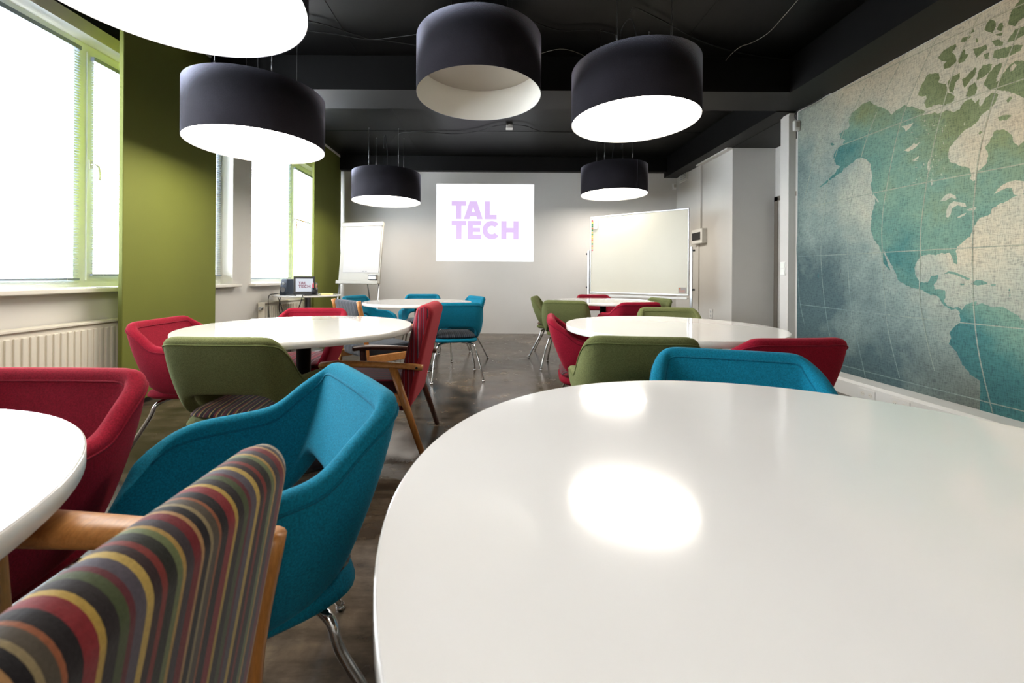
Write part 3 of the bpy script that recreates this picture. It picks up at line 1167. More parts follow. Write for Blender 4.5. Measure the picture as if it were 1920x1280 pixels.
def tub_chair(col, seam, strip, label):
    t = thing('upholstered_armchair', label, 'chair', (0, 0, 0))
    bm = bmesh.new()
    g = [[bm.verts.new(shell_pt(i / NU, j / NV)) for j in range(NV + 1)] for i in range(NU + 1)]
    for i in range(NU):
        for j in range(NV):
            bm.faces.new((g[i][j], g[i + 1][j], g[i + 1][j + 1], g[i][j + 1]))
    o = fin('padded_shell', bm, col, t, True)
    m = o.modifiers.new('thick', 'SOLIDIFY')
    m.thickness = .046
    m.offset = 0
    m2 = o.modifiers.new('sub', 'SUBSURF')
    m2.levels = 1
    m2.render_levels = 2
    # piping along the outer and the inner face, just below the rim
    bm = bmesh.new()
    sgn = 1 if shell_norm(.5, .5).y < 0 else -1
    for off, vv in ((sgn * .0225, .90), (-sgn * .0225, .86)):
        pts = []
        for i in range(61):
            u = .035 + .93 * i / 60
            pts.append(shell_pt(u, vv) + shell_norm(u, vv) * off)
        tube(bm, pts, .0034, 6)
    fin('piping', bm, seam, t, True)
    # seat pan
    bm = bmesh.new()

    def pad(bm, hx, y0, y1, z0, z1, dome, n=36, lip=0):
        cy_, hy = (y0 + y1) / 2, (y1 - y0) / 2
        rings = []
        prof = [(0, z0), (.7, z0), (.93, z0 + .008), (1, (z0 + z1) / 2), (.96, z1 - .006), (.85, z1 + dome * .3), (.45, z1 + dome * .85), (0, z1 + dome)]
        for s_, z in prof:
            if s_ == 0:
                rings.append([bm.verts.new((0, cy_, z))])
                continue
            ring = []
            for k in range(n):
                a = 2 * math.pi * k / n
                c_, q_ = math.cos(a), math.sin(a)
                ex = .38
                ring.append(bm.verts.new((s_ * hx * math.copysign(abs(c_) ** ex, c_), cy_ + s_ * hy * math.copysign(abs(q_) ** ex, q_), z)))
            rings.append(ring)
        for a_, b_ in zip(rings[:-1], rings[1:]):
            for k in range(n):
                k2 = (k + 1) % n
                if len(a_) == 1:
                    bm.faces.new((a_[0], b_[k2], b_[k]))
                elif len(b_) == 1:
                    bm.faces.new((a_[k], a_[k2], b_[0]))
                else:
                    bm.faces.new((a_[k], a_[k2], b_[k2], b_[k]))
    pad(bm, .222, -.240, .228, .362, .410, 0)
    fin('seat_pan', bm, col, t, True)
    bm = bmesh.new()
    pad(bm, .206, -.235, .240, .408, .442, .022)
    fin('seat_cushion', bm, strip, t, True)
    # legs
    for sx in (-1, 1):
        for sy, fy in ((-1, -.32), (1, .17)):
            bm = bmesh.new()
            pts = smoothpath([(sx * .07, sy * .09, .354), (sx * .13, sy * .13 - .01, .352), (sx * .180, sy * .165 - .01, .330), (sx * .20, sy * .18 - .012, .27), (sx * .232, (sy * .18 - .012) * .45 + fy * .55, .13), (sx * .25, fy, .012)], 5)
            tube(bm, pts, .0105, 12)
            tube(bm, [(sx * .2503, fy, .014), (sx * .2503, fy, 0)], [.013, .014], 12)
            fin('leg', bm, M['chrome'], t, True)
    return t


red0 = tub_chair(M['red'], M['redseam'], M['stripe_redseat'], '')
teal0 = tub_chair(M['teal'], M['tealseam'], M['stripe_teal'], '')
full = wrap(.575)   # these chairs have lower arms
green0 = tub_chair(M['green'], M['greenseam'], M['stripe_green'], '')
tealb0 = tub_chair(M['teal'], M['tealseam'], M['stripe_blue'], '')
used = set()


def seat_at(src, bx, by, fx, fy, label, group='upholstered tub armchairs'):
    """bx,by: where the top of the backrest stands; fx,fy: facing"""
    l = math.hypot(fx, fy)
    fx, fy = fx / l, fy / l
    loc = (bx + .30 * fx, by + .30 * fy, 0)
    rz = math.atan2(-fx, fy)
    if src.name not in used:
        used.add(src.name)
        src.location = loc
        src.rotation_euler = (0, 0, rz)
        src['label'] = label
        src['group'] = group
        return src
    return dup(src, loc, rz, label, group)


CH = {}
CH['hero'] = seat_at(teal0, -.337, 1.038, -.80, -.60, 'bright teal armchair in the left foreground, seen from its side')
CH['redfl'] = seat_at(red0, -1.155, 1.095, .0, -1, 'red armchair at the left edge facing the camera behind the cut off table')
CH['greenml'] = seat_at(green0, -1.12, 1.64, .02, 1, 'green armchair seen from behind at the left middle table, striped seat showing')
CH['redml'] = seat_at(red0, -1.93, 2.33, 1, .06, 'red armchair beside the green panel at the left middle table')
CH['redml2'] = seat_at(red0, -1.40, 3.19, 0.05, -1, 'red armchair on the far side of the left middle table')
CH['tealn'] = seat_at(teal0, .82, 1.43, -.28, -.9, 'teal armchair on the far side of the big right foreground table')
CH['greenk'] = seat_at(green0, .625, 1.73, .1, 1, 'green armchair seen from behind, just left of the teal one by the big table')
CH['redm'] = seat_at(red0, 1.272, 1.705, -.1, 1, 'red armchair seen from behind, nearest to the map mural')
CH['redj'] = seat_at(red0, .35, 2.66, 1, -.12, 'red armchair at the left end of the right middle table')
CH['greenl'] = seat_at(green0, 1.46, 3.48, -.15, -1, 'olive green armchair on the far side of the right middle table')
CH['teala'] = seat_at(tealb0, -1.84, 5.28, 1, -.35, 'teal armchair at the left end of the back left table, near the flipchart')
CH['tealb'] = seat_at(tealb0, -1.04, 5.82, .08, -1, 'teal armchair on the far side of the back left table')
CH['tealc'] = seat_at(tealb0, -.24, 5.32, -.87, -.5, 'teal armchair at the right end of the back left table')
CH['teald'] = seat_at(tealb0, -.365, 3.94, -.22, .97, 'teal armchair seen from behind at the back left table, striped seat showing')
CH['greene'] = seat_at(green0, .50, 5.40, 1, -.25, 'green armchair standing alone by the aisle, leftmost at the back right table')
CH['greenf'] = seat_at(green0, .745, 4.42, .28, 1, 'green armchair seen from behind at the near left of the back right table')
CH['redg'] = seat_at(red0, 1.43, 6.02, 0, -1, 'red armchair on the far side of the back right table')
CH['redh'] = seat_at(red0, 1.48, 4.16, -.2, 1, 'dark red armchair seen from behind at the near side of the back right table')
CH['greeni'] = seat_at(green0, 2.07, 5.10, -1, -.2, 'green armchair at the right end of the back right table, by the whiteboard')


# ------------------------------------------------------------------ wooden armchairs
def slab(bm, w, y0, z0, y1, z1, th, nose=.35, n=10, curve=.0):
    """padded backrest: profile in the y,z plane swept along x, with rounded ends"""
    p0, p1 = Vector((0, y0, z0)), Vector((0, y1, z1))
    d = (p1 - p0).normalized()
    nrm = Vector((0, -d.z, d.y))  # towards the rear
    L = (p1 - p0).length
    loop = []
    h = th / 2
    r = h * .98
    k = 14
    for i in range(k + 1):
        a = math.pi * i / k
        loop.append((L - r + r * math.sin(a), -r * math.cos(a) * (h / r)))
    for i in range(1, 5):
        loop.append((L - r - (L - 2 * r) * i / 5, h))
    for i in range(k + 1):
        a = math.pi * i / k
        loop.append((r - r * math.sin(a), r * math.cos(a) * (h / r)))
    for i in range(1, 5):
        loop.append((r + (L - 2 * r) * i / 5, -h))
    xs = [(-w / 2, .55), (-w / 2 + .006, .82), (-w / 2 + .022, 1)] + [(-w / 2 + .022 + (w - .044) * i / n, 1) for i in range(1, n)] + [(w / 2 - .022, 1), (w / 2 - .006, .82), (w / 2, .55)]
    rings = []
    for x, s in xs:
        ring = []
        for a, b in loop:
            aa = L / 2 + (a - L / 2) * (1 - (1 - s) * .06)
            cv = curve * (1 - (2 * x / w) ** 2)
            v = p0 + d * aa + nrm * (b * s + cv)
            ring.append(bm.verts.new((x, v.y, v.z)))
        rings.append(ring)
    m = len(loop)
    for A_, B_ in zip(rings[:-1], rings[1:]):
        for k_ in range(m):
            bm.faces.new((A_[k_], A_[(k_ + 1) % m], B_[(k_ + 1) % m], B_[k_]))
    bm.faces.new(rings[0])
    bm.faces.new(rings[-1])


def wood_chair(label, back, seat, top, bot, y_bot, y_top, arm, w, th, posts, rear_plain=None, seatz=.42, arm_w=.27, dark=False, post_top=None, fl=0.0):
    t = thing('wooden_armchair', label, 'chair')
    bm = bmesh.new()
    slab(bm, w, y_bot, bot, y_top, top, th)
    o = fin('backrest', bm, [back] + ([rear_plain] if rear_plain else []), t, True)
    if rear_plain:
        for p_ in o.data.polygons:
            if p_.normal.y < -.35 or p_.normal.z > .45:
                p_.material_index = 1
    bm = bmesh.new()
    box(bm, -w / 2 + .03, w / 2 - .03, y_bot - .02, .24, seatz - .09, seatz)
    bevel(fin('seat_cushion', bm, seat, t), .03, 4)
    wm = M['wood']
    for s in (-1, 1):
        bm = bmesh.new()
        x = s * arm_w
        # armrest: flattened tapering bar
        ya = y_bot - (.045 if posts else .13)
        pts = [(x, ya, arm - .01), (x, ya + .09, arm), (x, .05, arm + .012), (x, .20 - fl, arm + .012), (x, .27 - fl, arm + .002)]
        tube(bm, smoothpath(pts, 4), .021, 12)
        for v_ in bm.verts:
            v_.co.x = x + (v_.co.x - x) * (1.0 + .9 * max(0, min(1, (v_.co.y + .2) / .35)))
            v_.co.z = arm + (v_.co.z - arm) * .85
        fin('armrest', bm, M['wood_dark'] if (dark and s > 0) else wm, t, True)
        bm = bmesh.new()
        tube(bm, smoothpath([(x, .21 - fl, arm), (x, .19 - fl, .3), (x, .15 - fl * .6, 0)], 5), [.021, .022, .023, .022, .022, .022, .02, .019, .018, .016, .014], 12)
        fin('leg', bm, M['wood_dark'] if (dark and s > 0) else M['woodz'], t, True)
        bm = bmesh.new()
        if posts:
            pt = post_top or top
            k = (y_top - y_bot) / (top - bot)
            yt = y_bot + k * (pt - bot) - .015
            pts = [Vector((x, yt, pt)), Vector((x, y_bot + k * (seatz - bot) - .02, seatz - .05)), Vector((x, y_bot - .10, 0))]
            tube(bm, smoothpath(pts, 6), .019, 12)
            for v_ in bm.verts:
                v_.co.x = x + (v_.co.x - x) * .95
        else:
            pts = [(x, y_bot + .04, arm), (x, y_bot - .14, 0)]
            tube(bm, pts, [.024, .016], 12)
        fin('leg', bm, M['wood_dark'] if (dark and s > 0) else M['woodz'], t, True)
        bm = bmesh.new()
        box(bm, x - .012 - s * .012, x + .012 - s * .012, y_bot - .03, .225, seatz - .13, seatz - .065)
        bevel(fin('seat_rail', bm, wm, t), .006)
        bm = bmesh.new()
        if posts and post_top:
            pass
        elif posts:
            tube(bm, [(x + s * .012, y_top + .0, top - .07), (x + s * .0165, y_top + .0, top - .07)], .007, 10)
        else:
            tube(bm, [(x + s * .016, y_bot - .10, arm - .006), (x + s * .0225, y_bot - .10, arm - .006)], .007, 10)
        if len(bm.verts):
            fin('screw', bm, M['metal_dark'], t)
    bm = bmesh.new()
    box(bm, -arm_w, arm_w, .195, .22, seatz - .12, seatz - .06)
    bevel(fin('front_rail', bm, wm, t), .006)
    return t


def put(o, x, y, fx, fy):
    l = math.hypot(fx, fy)
    o.location = (x, y, 0)
    o.rotation_euler = (0, 0, math.atan2(-fx / l, fy / l))


# foreground
fc = wood_chair('wooden armchair with multicolour striped back in the left foreground corner', M['stripe_multi'], M['stripe_multi'], .80, .33, -.20, -.285, .655, .50, .075, True, seatz=.44, arm_w=.275, post_top=.66, fl=.08)
fc['group'] = 'wooden armchairs'
put(fc, -.585, .295, -1, 0)
rc = wood_chair('wooden armchair with tall red striped back at the left middle table', M['stripe_red'], M['stripe_redseat'], .855, .25, -.17, -.31, .515, .47, .10, False, rear_plain=M['coral'], seatz=.42, arm_w=.265, dark=True)
rc['group'] = 'wooden armchairs'
put(rc, -.71, 2.56, -1, .0)
bc = wood_chair('wooden armchair with blue grey striped back between the two left tables', M['stripe_blue'], M['stripe_blue'],   .82, .48, -.22, -.29, .58, .44, .045, True, seatz=.44, arm_w=.245)
bc['group'] = 'wooden armchairs'
put(bc, -1.03, 3.60, .72, .69)


# ------------------------------------------------------------------ pendant lamps
def pendant(x, y, zb, label, lit=True, top=None, R=.5, H=.42, seam=0.0):
    t = thing('drum_pendant_lamp', label, 'pendant lamp', (x, y, zb), seam, 'large black drum pendant lamps')
    bm = bmesh.new()
    lathe(bm, [(R - .003, .0), (R, .0), (R, H), (R - .003, H)], 96, closed=False)
    for k in (0,):
        box(bm, R - .001, R + .002, -.006, .006, 0, H)
    fin('lamp_shade', bm, M['shade'], t, True)
    bm = bmesh.new()
    lathe(bm, [(R - .003, H), (R - .004, H - .002), (R - .004, .0), (R - .003, 0)], 96)
    fin('inner_lining', bm, M['lining'], t, True)
    bm = bmesh.new()
    if lit:
        lathe(bm, [(0, .022), (R - .006, .022)], 96)
        fin('diffuser', bm, M['lamp_on'], t)
        bm = bmesh.new()
        lathe(bm, [(0, .27), (R - .006, .27)], 96)  # unseen plate added to keep lamp light off the ceiling
        fin('pale_disc', bm, M['pale_disc'], t)
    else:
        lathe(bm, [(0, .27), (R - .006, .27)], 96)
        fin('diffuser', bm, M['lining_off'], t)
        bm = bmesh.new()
        lathe(bm, [(0, .262), (.175, .262)], 64, c=(-.235, .04))  # paler disc set off centre below the inner plate
        # keep the disc inside the shade
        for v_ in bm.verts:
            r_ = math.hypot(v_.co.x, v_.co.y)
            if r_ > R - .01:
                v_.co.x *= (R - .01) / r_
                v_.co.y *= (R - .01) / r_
        fin('pale_disc', bm, M['pale_disc'], t)
    bm = bmesh.new()
    for a in (0, math.pi / 2, math.pi, 3 * math.pi / 2):
        tube(bm, [(0, 0, H - .03), ((R - .004) * math.cos(a + .4), (R - .004) * math.sin(a + .4), H - .03)], .004, 6)
    lathe(bm, [(0, H - .02), (.07, H - .02), (.07, H - .05), (0, H - .05)], 24)
    fin('spider_frame', bm, M['white_plastic'], t)
    hz = CZ - zb
    for a in (.4, 1.97, 3.54, 5.11):
        bm = bmesh.new()
        px_, py_ = .30 * math.cos(a), .30 * math.sin(a)
        tube(bm, [(px_, py_, H - .03), (px_, py_, hz)], .0016, 5)
        tube(bm, [(px_ + .018, py_, H - .03), (px_ + .004, py_, hz)], .0014, 5)
        tube(bm, [(px_, py_, H + .10), (px_, py_, H + .16)], .005, 8)
        tube(bm, [(px_, py_, hz - .012), (px_, py_, hz)], .007, 8)
        fin('suspension_wire', bm, M['wire'], t)
    bm = bmesh.new()
    if hz - H > .12:
        zt = hz - .03
        pts = [(0, 0, H - .02), (-.03, .0, H + (zt - H) * .5), (.0, .02, zt - .02), (.06, .03, zt), (.12, .03, zt - .05), (.14, .02, max(H + .02, zt - .16))]
        tube(bm, smoothpath(pts, 6), .0045, 7)
    else:
        tube(bm, [(0, 0, H - .02), (0, 0, hz)], .0045, 7)
    fin('power_cord', bm, M['cord'], t)
    return t


LR = .5


def lamp_pos(Xr, Zr, Rr):
    h = LR / Rr
    return Xr * h, Zr * h, CAMH + h


pendant(*lamp_pos(-1.159, 1.423, .454), 'lit drum pendant cut off by the top left edge, nearest the windows', seam=2.0)
pendant(*lamp_pos(-1.862, 3.179, .482), 'lit charcoal drum pendant in front of the first green panel', seam=2.0)
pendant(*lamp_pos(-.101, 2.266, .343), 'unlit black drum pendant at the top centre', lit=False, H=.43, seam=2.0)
pendant(*lamp_pos(.882, 2.631, .396), 'lit black drum pendant, right of the unlit one', seam=2.0)
pendant(*lamp_pos(-1.479, 5.497, .450), 'small looking lit drum pendant left of the projected slide', seam=2.0)
pendant(*lamp_pos(1.417, 4.938, .391), 'small looking lit drum pendant over the whiteboard, seam facing forward', seam=-1.15)


pendant(1.1, -1.55, 2.35, 'lit drum pendant added behind the camera as fill, unseen', seam=2.0)  # extra lamp added out of view to brighten the foreground table

# ceiling cables
def cable(pts, label, mat=None, r=.005, z=CZ - .03, name='ceiling_cable'):
    bm = bmesh.new()
    w = []
    for p_ in pts:
        zz = p_[2] if len(p_) > 2 else z
        w.append(atZ(p_[0], p_[1], zz))
    tube(bm, smoothpath(w, 6), r, 7)
    o = fin(name, bm, mat or M['cord'], None, True)
    return tag(o, label, 'cable')


cable([(735, 265), (750, 250), (790, 247), (850, 251), (895, 246), (930, 236), (953, 234)], 'black cable looping from the back left lamp to the white junction box')
cable([(957, 234), (985, 236), (1015, 246), (1068, 248), (1110, 249)], 'black cable running right from the white junction box')
cable([(560, 36), (600, 44), (640, 56), (690, 72), (730, 77), (800, 88)], 'black cable sagging across the ceiling left of the unlit lamp')
cable([(560, 56), (620, 63), (690, 74), (740, 70), (800, 62)], 'second black cable crossing behind the unlit lamp', M['cord'], .004)
cable([(1000, 40), (1030, 52), (1060, 58), (1100, 56), (1140, 60), (1170, 72)], 'black cable between the unlit lamp and the lit one right of it')
cable([(1183, 22), (1190, 14), (1215, 25), (1260, 48), (1310, 75), (1370, 95), (1440, 108), (1500, 114)], 'long black cable running from the right lamp to the mural beam')
cable([(1015, 100), (1050, 92), (1080, 98), (1110, 112)], 'thin cable behind the unlit lamp on its right side', M['cord_light'], .002)
cable([(1500, -5), (1470, 30), (1440, 62), (1410, 80), (1390, 87), (1375, 98), (1360, 115), (1340, 150), (1322, 178)], 'thin pale wire hanging loosely below the ceiling at the upper right', M['cord_light'], .0028)
j = atZ(955, 234, CZ)
jb = thing('junction_box', 'small white junction box on the black ceiling', 'junction box', (j.x, j.y, CZ))
bm = bmesh.new()
box(bm, -.045, .045, -.045, .045, -.045, 0)
bevel(fin('housing', bm, M['white_plastic'], jb), .006)
bm = bmesh.new()
box(bm, -.048, .048, -.048, .048, -.058, -.045)
bevel(fin('lid', bm, M['white_plastic'], jb), .004)
# cable over the column
bm = bmesh.new()
tube(bm, smoothpath([(3.21, 4.39, 2.74), (3.19, 4.34, 2.80), (3.2, 4.1, 2.80), (3.19, 3.95, 2.83), (3.15, 3.94, 3.0), (3.10, 3.93, 3.1)], 6), .006, 7)
tag(fin('ceiling_cable', bm, M['cord'], None, True), 'black cable hanging beside the sensor on the slim white column', 'cable')

# ------------------------------------------------------------------ mobile whiteboard
a = Vector((1.52, 6.56, 0))
b = Vector((2.66, 5.63, 0))
wd = (b - a).length
ux = (b - a).normalized()
mid = (a + b) / 2
wb = thing('mobile_whiteboard', 'large mobile whiteboard on a metal stand by the back wall', 'whiteboard', (mid.x, mid.y, 0), math.atan2(ux.y, ux.x))
zb0, zb1 = .78, 1.985
bm = bmesh.new()
box(bm, -wd / 2, wd / 2, -.012, .012, zb0, zb1)
bevel(fin('writing_board', bm, M['whiteboard'], wb), .004)
bm = bmesh.new()
e = .016
box(bm, -wd / 2 - .004, wd / 2 + .004, -.018, .018, zb1 - e, zb1 + .004)
box(bm, -wd / 2 - .004, wd / 2 + .004, -.018, .018, zb0 - .004, zb0 + e)
box(bm, -wd / 2 - .004, -wd / 2 + e * .6, -.018, .018, zb0 + e, zb1 - e)
box(bm, wd / 2 - e * .6, wd / 2 + .004, -.018, .018, zb0 + e, zb1 - e)
bevel(fin('frame', bm, M['alu'], wb), .004)
for s in (-1, 1):
    bm = bmesh.new()
    x = s * (wd / 2 + .032)
    box(bm, x - .016, x + .016, -.02, .02, .08, 1.45)
    bevel(fin('stand_post', bm, M['alu'], wb), .003)
    bm = bmesh.new()
    box(bm, x - .02, x + .02, -.30, .30, .06, .10)
    for y in (-.27, .27):
        tube(bm, [(x - .012, y, .03), (x + .012, y, .03)], .03, 16)
    fin('foot', bm, M['alu'], wb)
    bm = bmesh.new()
    for z in (1.40, .86):
        tube(bm, [(x + s * .016, 0, z), (x + s * .045, 0, z)], .014, 10)
    fin('knob', bm, M['black'], wb)
bm = bmesh.new()
box(bm, -wd / 2, wd / 2, -.10, -.015, zb0 - .05, zb0 - .04)
box(bm, -wd / 2, wd / 2, -.105, -.10, zb0 - .05, zb0 - .02)
bevel(fin('pen_tray', bm, M['white_plastic'], wb), .002)
bm = bmesh.new()
box(bm, -wd / 2 - .02, wd / 2 + .02, -.012, .012, .30, .34)
fin('cross_bar', bm, M['alu'], wb)
bm = bmesh.new()
box(bm, wd / 2 - .13, wd / 2 - .03, -.0185, -.0125, zb0 + .03, zb0 + .11)
st = fin('maker_sticker', bm, M['paper'], wb)
bm = bmesh.new()
box(bm, wd / 2 - .12, wd / 2 - .10, -.0195, -.0184, zb0 + .085, zb0 + .10)
for k in range(3):
    box(bm, wd / 2 - .12, wd / 2 - .045, -.0195, -.0184, zb0 + .045 + k * .012, zb0 + .048 + k * .012)
fin('print', bm, M['orange_p'], st)


def wbp(x, y, z):
    return (mid.x + ux.x * x - ux.y * y, mid.y + ux.y * x + ux.x * y, z)


RZ = math.atan2(ux.y, ux.x)
mcols = ['red', 'yellow', 'green', 'green', 'orange', 'green', 'yellow', 'green', 'yellow', 'yellow', 'orange', 'yellow', 'green', 'orange', 'yellow', 'red']
ords = ['topmost', 'second', 'third', 'fourth', 'fifth', 'sixth', 'seventh', 'eighth', 'ninth', 'tenth', 'eleventh', 'twelfth', 'thirteenth', 'fourteenth', 'fifteenth', 'lowest']
mz = [1.925, 1.895, 1.865, 1.835, 1.80, 1.775, 1.735, 1.705, 1.68, 1.645, 1.615, 1.585, 1.555, 1.52, 1.49, 1.455]
for i, c in enumerate(mcols):
    bm = bmesh.new()
    tube(bm, [(0, 0, 0), (0, -.008, 0)], .0125, 14)
    o = fin('magnet', bm, M[c + '_p'])
    o.location = wbp(-wd / 2 + .035, -.0128, mz[i])
    o.rotation_euler = (0, 0, RZ)
    pos = ords[i] if i in (0, 15) else ords[i] + ' from the top'
    tag(o, f'round {c} magnet on the whiteboard, {pos} in its row', 'magnet', 'magnets on the whiteboard')
er = thing('board_eraser', 'white board eraser stuck at the upper left of the whiteboard', 'eraser', wbp(-wd / 2 + .10, -.0128, 1.86), RZ)
bm = bmesh.new()
box(bm, -.03, .03, -.035, -.008, -.075, .075)
bevel(fin('grip', bm, M['white_plastic'], er), .006)
bm = bmesh.new()
box(bm, -.029, .029, -.008, 0, -.074, .074)
fin('felt_pad', bm, M['alu'], er)
for x, c, lab in ((-.22, 'red_p', 'red marker pen lying in the whiteboard tray'), (-.05, 'blue_p', 'blue marker pen lying in the whiteboard tray, left one'), (.08, 'blue_p', 'short blue marker pen cap in the whiteboard tray, right one')):
    pen = thing('marker_pen', lab, 'pen', wbp(x, -.06, zb0 - .0305), RZ)
    bm = bmesh.new()
    tube(bm, [(-.05, 0, 0), (.03, 0, 0)], .009, 12)
    fin('barrel', bm, M['white_plastic'], pen, True)
    bm = bmesh.new()
    tube(bm, [(.03, 0, 0), (.065, 0, 0)], .0095, 12)
    fin('cap', bm, M[c], pen, True)

# ------------------------------------------------------------------ flipchart
fl = thing('flipchart_easel', 'white flipchart easel with blank paper in the far left corner', 'flipchart', (-2.10, 6.35, 0), math.radians(-14))
lean = math.radians(7)


def leanbox(bm, x0, x1, d0, d1, z0, z1):
    """box on the leaning board; z measured up the board from z=.92"""
    c_, s_ = math.cos(lean), math.sin(lean)
    vs = box(bm, x0, x1, d0, d1, z0, z1)
    for v_ in vs:
        z = v_.co.z - .90
        y = v_.co.y
        v_.co.y = y * c_ + z * s_ - .06
        v_.co.z = .90 + z * c_ - y * s_


bm = bmesh.new()
leanbox(bm, -.36, .36, -.012, .012, .90, 1.86)
bevel(fin('board', bm, M['cream'], fl), .006)
bm = bmesh.new()
leanbox(bm, -.36, .36, -.035, -.012, 1.80, 1.865)
bevel(fin('paper_clamp', bm, M['cream'], fl), .006)
bm = bmesh.new()
leanbox(bm, -.285, .335, -.022, -.012, 1.075, 1.80)
pad_ = fin('paper_pad', bm, M['paper'], fl)
bm = bmesh.new()
for x0, x1 in ((.02, .027), (.05, .085), (.10, .135)):
    leanbox(bm, x0, x1, -.0235, -.0218, 1.092, 1.10)
fin('printed_mark', bm, M['metal_dark'], pad_)
bm = bmesh.new()
leanbox(bm, -.36, .36, -.07, -.012, .895, .915)
leanbox(bm, -.36, .36, -.075, -.07, .895, .945)
bevel(fin('pen_tray', bm, M['cream'], fl), .003)
for x0, x1 in ((-.34, -.36), (.34, .38)):
    bm = bmesh.new()
    tube(bm, [(x0, -.05, .92), (x1, -.22, .0)], .012, 10)
    fin('leg', bm, M['alu'], fl, True)
bm = bmesh.new()
tube(bm, [(0, .03, 1.5), (0, .42, .0)], .012, 10)
fin('leg', bm, M['alu'], fl, True)
bm = bmesh.new()
tube(bm, [(.28, -.052, 1.80), (.34, -.052, 1.80)], .01, 8)
tube(bm, [(-.20, -.052, 1.80), (-.17, -.052, 1.80)], .01, 8)
for v_ in bm.verts:
    v_.co.y += .10
fin('clamp_knob', bm, M['metal_dark'], fl)
RF = math.radians(-14)


def flp(x, y, z):
    return (-2.10 + math.cos(RF) * x - math.sin(RF) * y, 6.35 + math.sin(RF) * x + math.cos(RF) * y, z)


er = thing('board_eraser', 'grey and white eraser clipped low on the flipchart board', 'eraser', flp(.25, -.055, 1.0), RF)
bm = bmesh.new()
box(bm, -.06, .06, -.045, -.02, -.045, .045)
bevel(fin('grip', bm, M['white_plastic'], er), .005)
bm = bmesh.new()
for z in (-.03, .025):
    box(bm, -.065, .065, -.05, -.018, z - .007, z + .007)
fin('felt_strip', bm, M['metal_dark'], er)
for x, c, lab in ((-.02, 'black', 'dark marker pen in the flipchart tray, the left one'), (.08, 'blue_p', 'blue marker pen in the flipchart tray')):
    pen = thing('marker_pen', lab, 'pen', flp(x, -.10, .928), RF)
    bm = bmesh.new()
    tube(bm, [(-.05, 0, 0), (.03, 0, 0)], .009, 12)
    fin('barrel', bm, M[c], pen, True)
    bm = bmesh.new()
    tube(bm, [(.03, 0, 0), (.055, 0, 0)], .0095, 12)
    fin('cap', bm, M['white_plastic'], pen, True)

# ------------------------------------------------------------------ laptop table and things on it
LT = (-2.56, 5.55)
LH = .7655
round_table(LT[0], LT[1], 'small round white side table by the far window holding a laptop', .42, 'side_table', LH - .0005, .022, False)


def onT(px_, Y):
    v_ = atY(px_, 540, Y)
    return v_.x


for px_, Y, lab, rz in ((536, 5.44, 'dark navy speaker on the laptop table, the left and nearer one', -.25), (546, 5.62, 'dark navy speaker on the laptop table, the right one behind the other', -.2)):
    s = thing('desktop_speaker', lab, 'speaker', (onT(px_, Y), Y, LH), rz, 'desktop speakers')
    bm = bmesh.new()
    vs = box(bm, -.055, .055, -.06, .06, 0, .21)
    for v_ in vs:
        if v_.co.z > .1:
            v_.co.y += .03
            v_.co.x *= .9
    bevel(fin('cabinet', bm, M['navy'], s), .012)
    bm = bmesh.new()
    for z, r in ((.07, .034), (.15, .02)):
        tube(bm, [(.0, -.058 + z * .13, z), (.0, -.066 + z * .13, z)], r, 20)
    fin('driver', bm, M['steel'], s)
lx, ly = onT(571, 5.42), 5.42
lp = thing('laptop', 'open black laptop showing a TAL TECH slide on the side table', 'laptop', (lx, ly, LH), math.radians(28))
bm = bmesh.new()
box(bm, -.13, .13, -.18, 0, .0, .016)
bevel(fin('keyboard_base', bm, M['black'], lp), .004)
bm = bmesh.new()
box(bm, -.11, .11, -.11, -.02, .0155, .0175)
fin('keys', bm, M['metal_dark'], lp)
bm = bmesh.new()
vs = box(bm, -.13, .13, 0, .012, .016, .245)
for v_ in vs:
    v_.co.y += (v_.co.z - .016) * .25
lid = bevel(fin('screen_lid', bm, M['black'], lp), .004)
bm = bmesh.new()
vs = box(bm, -.105, .105, -.0015, .0, .045, .215)
for v_ in vs:
    v_.co.y += (v_.co.z - .016) * .25
M['lcd'] = emit('laptop_display', (.72, .78, .88, 1), .4)
fin('display', bm, M['lcd'], lid)
M['magenta'] = emit('slide_magenta', srgb('#8a1a50'), .35)


def lap(x, y):
    u = (x - 133) / 656
    w_ = (y - 232) / 513
    z = .215 - w_ * .17
    return (-.105 + u * .21, (z - .016) * .25 - .0025, z)


slide_logo('slide_lettering', M['magenta'], lid, lap)
px_ = onT(590, 5.38)
pc = thing('pen_cup', 'dark mesh pen cup full of pens beside the laptop', 'pen cup', (px_, 5.38, LH))
bm = bmesh.new()
lathe(bm, [(0, .002), (.036, .002), (.038, .10), (.041, .10), (.04, 0), (0, 0)], 24)
fin('cup', bm, M['metal_dark'], pc, True)
for i, (dx, dy, c) in enumerate(((-.018, .01, 'blue_p'), (.015, .012, 'blue_p'), (-.005, -.015, 'red_p'), (.02, -.012, 'woodz'), (-.02, -.008, 'red_p'), (.004, .02, 'navy'))):
    bm = bmesh.new()
    tube(bm, [(dx * .7, dy * .7, .004), (dx * 1.5, dy * 1.5, .145 + .01 * (i % 3))], .005, 8)
    n = {'blue_p': 'blue', 'red_p': 'red', 'woodz': 'wooden', 'navy': 'dark blue'}[c]
    o = fin('pen', bm, M[c], None, True)
    o.location = (px_, 5.38, LH)
    tag(o, ['blue pen leaning left in the pen cup', 'blue pen leaning right in the pen cup', 'red pen upright at the front of the pen cup', 'wooden pencil in the pen cup', 'red pen leaning left in the pen cup', 'dark blue pen at the back of the pen cup'][i], 'pen', 'pens in the pen cup')
sx_ = onT(606, 5.50)
bm = bmesh.new()
box(bm, -.07, .07, -.04, .04, 0, .015)
o = fin('sticky_notes', bm, M['sticky'])
o.location = (sx_, 5.62, LH)
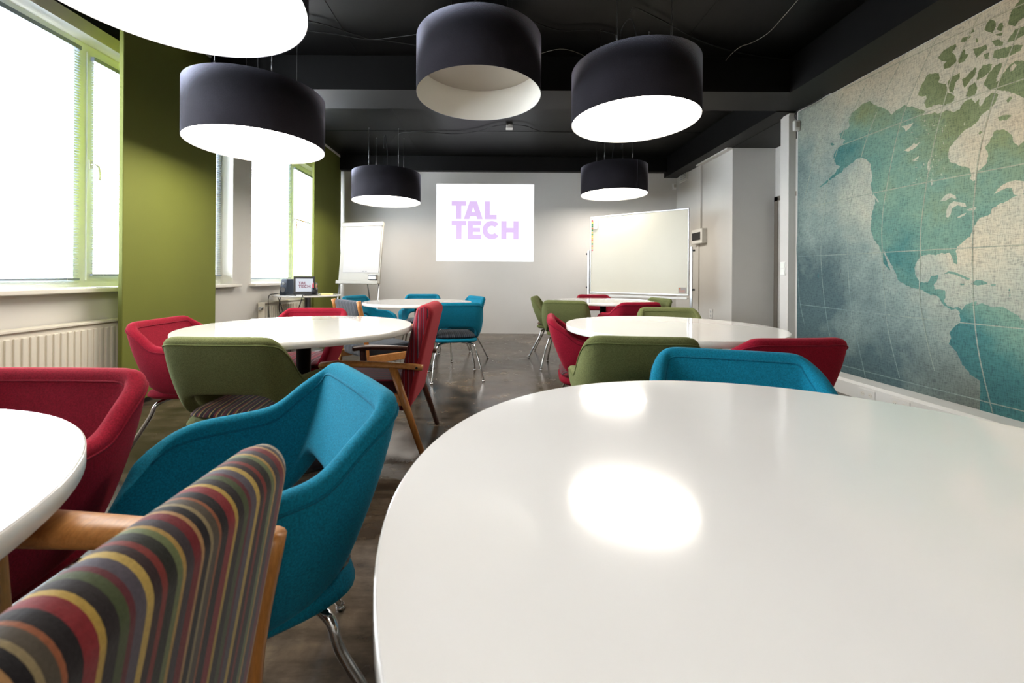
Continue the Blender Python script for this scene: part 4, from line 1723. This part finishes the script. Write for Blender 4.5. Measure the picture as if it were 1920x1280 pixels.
tag(o, 'pad of pale yellow sticky notes on the laptop table', 'sticky notes')
bm = bmesh.new()
box(bm, -.04, .04, -.02, .02, 0, .01)
o = fin('white_adapter', bm, M['white_plastic'])
o.location = (onT(563, 5.22), 5.22, LH)
tag(o, 'small white adapter at the front edge of the laptop table', 'adapter')
for i, (pts, lab) in enumerate((
        ([(-2.72, 5.36, LH + .03), (-2.84, 5.26, LH + .02), (-2.93, 5.26, LH - .02), (-2.93, 5.27, .5), (-2.9, 5.3, .2), (-2.8, 5.35, .01)], 'black cable hanging off the left edge of the laptop table'),
        ([(-2.80, 5.30, LH - .03), (-2.82, 5.32, .55), (-2.72, 5.36, .35), (-2.70, 5.38, .02)], 'black cable dangling under the left side of the laptop table'),
        ([(-2.84, 5.32, LH - .03), (-2.78, 5.30, .6), (-2.72, 5.28, .42), (-2.66, 5.26, .02)], 'black cable slanting under the laptop table'),
        ([(-2.45, 5.22, LH + .01), (-2.43, 5.13, LH + .005), (-2.44, 5.115, LH - .06), (-2.48, 5.12, .55), (-2.46, 5.15, .25), (-2.4, 5.2, .01)], 'black cable hanging over the front edge of the laptop table'))):
    bm = bmesh.new()
    tube(bm, smoothpath(pts, 6), .005, 7)
    tag(fin('hanging_cable', bm, M['cord'], None, True), lab, 'cable')

# ------------------------------------------------------------------ baseboards
bm = bmesh.new()
box(bm, -3.06, 3.25, YB - .006, YB, 0, .02)
struct(fin('baseboard_back', bm, M['grey_wall']))

# ------------------------------------------------------------------ light, camera
w = bpy.data.worlds.new('world')
sc.world = w
w.use_nodes = True
bg = w.node_tree.nodes['Background']
bg.inputs['Color'].default_value = (.86, .93, 1.0, 1)
bg.inputs['Strength'].default_value = 13.0
cam = bpy.data.cameras.new('camera')
cam.sensor_width = 36
cam.lens = F / 1920 * 36
cam.shift_x = (960 - CX) / 1920
cam.shift_y = -(640 - CY) / 1920
cam.clip_start = .02
co = bpy.data.objects.new('camera', cam)
COL.objects.link(co)
co.matrix_world = Matrix(((RV.x, UV.x, 0, 0), (RV.y, UV.y, -1, 0), (RV.z, UV.z, 0, CAMH), (0, 0, 0, 1)))
cam.dof.use_dof = True
cam.dof.focus_distance = 3.0
cam.dof.aperture_fstop = 6.3
sc.camera = co
sc.view_settings.view_transform = 'Standard'
sc.view_settings.look = 'None'
sc.view_settings.gamma = 1
sc.view_settings.use_curve_mapping = False
sc.view_settings.exposure = 0.96
sc.cycles.use_denoising = True
sc.cycles.max_bounces = 8
sc.cycles.diffuse_bounces = 5
sc.cycles.glossy_bounces = 4
sc.cycles.transparent_max_bounces = 12
sc.cycles.sample_clamp_indirect = 8
sc.cycles.caustics_reflective = False
sc.cycles.caustics_refractive = False
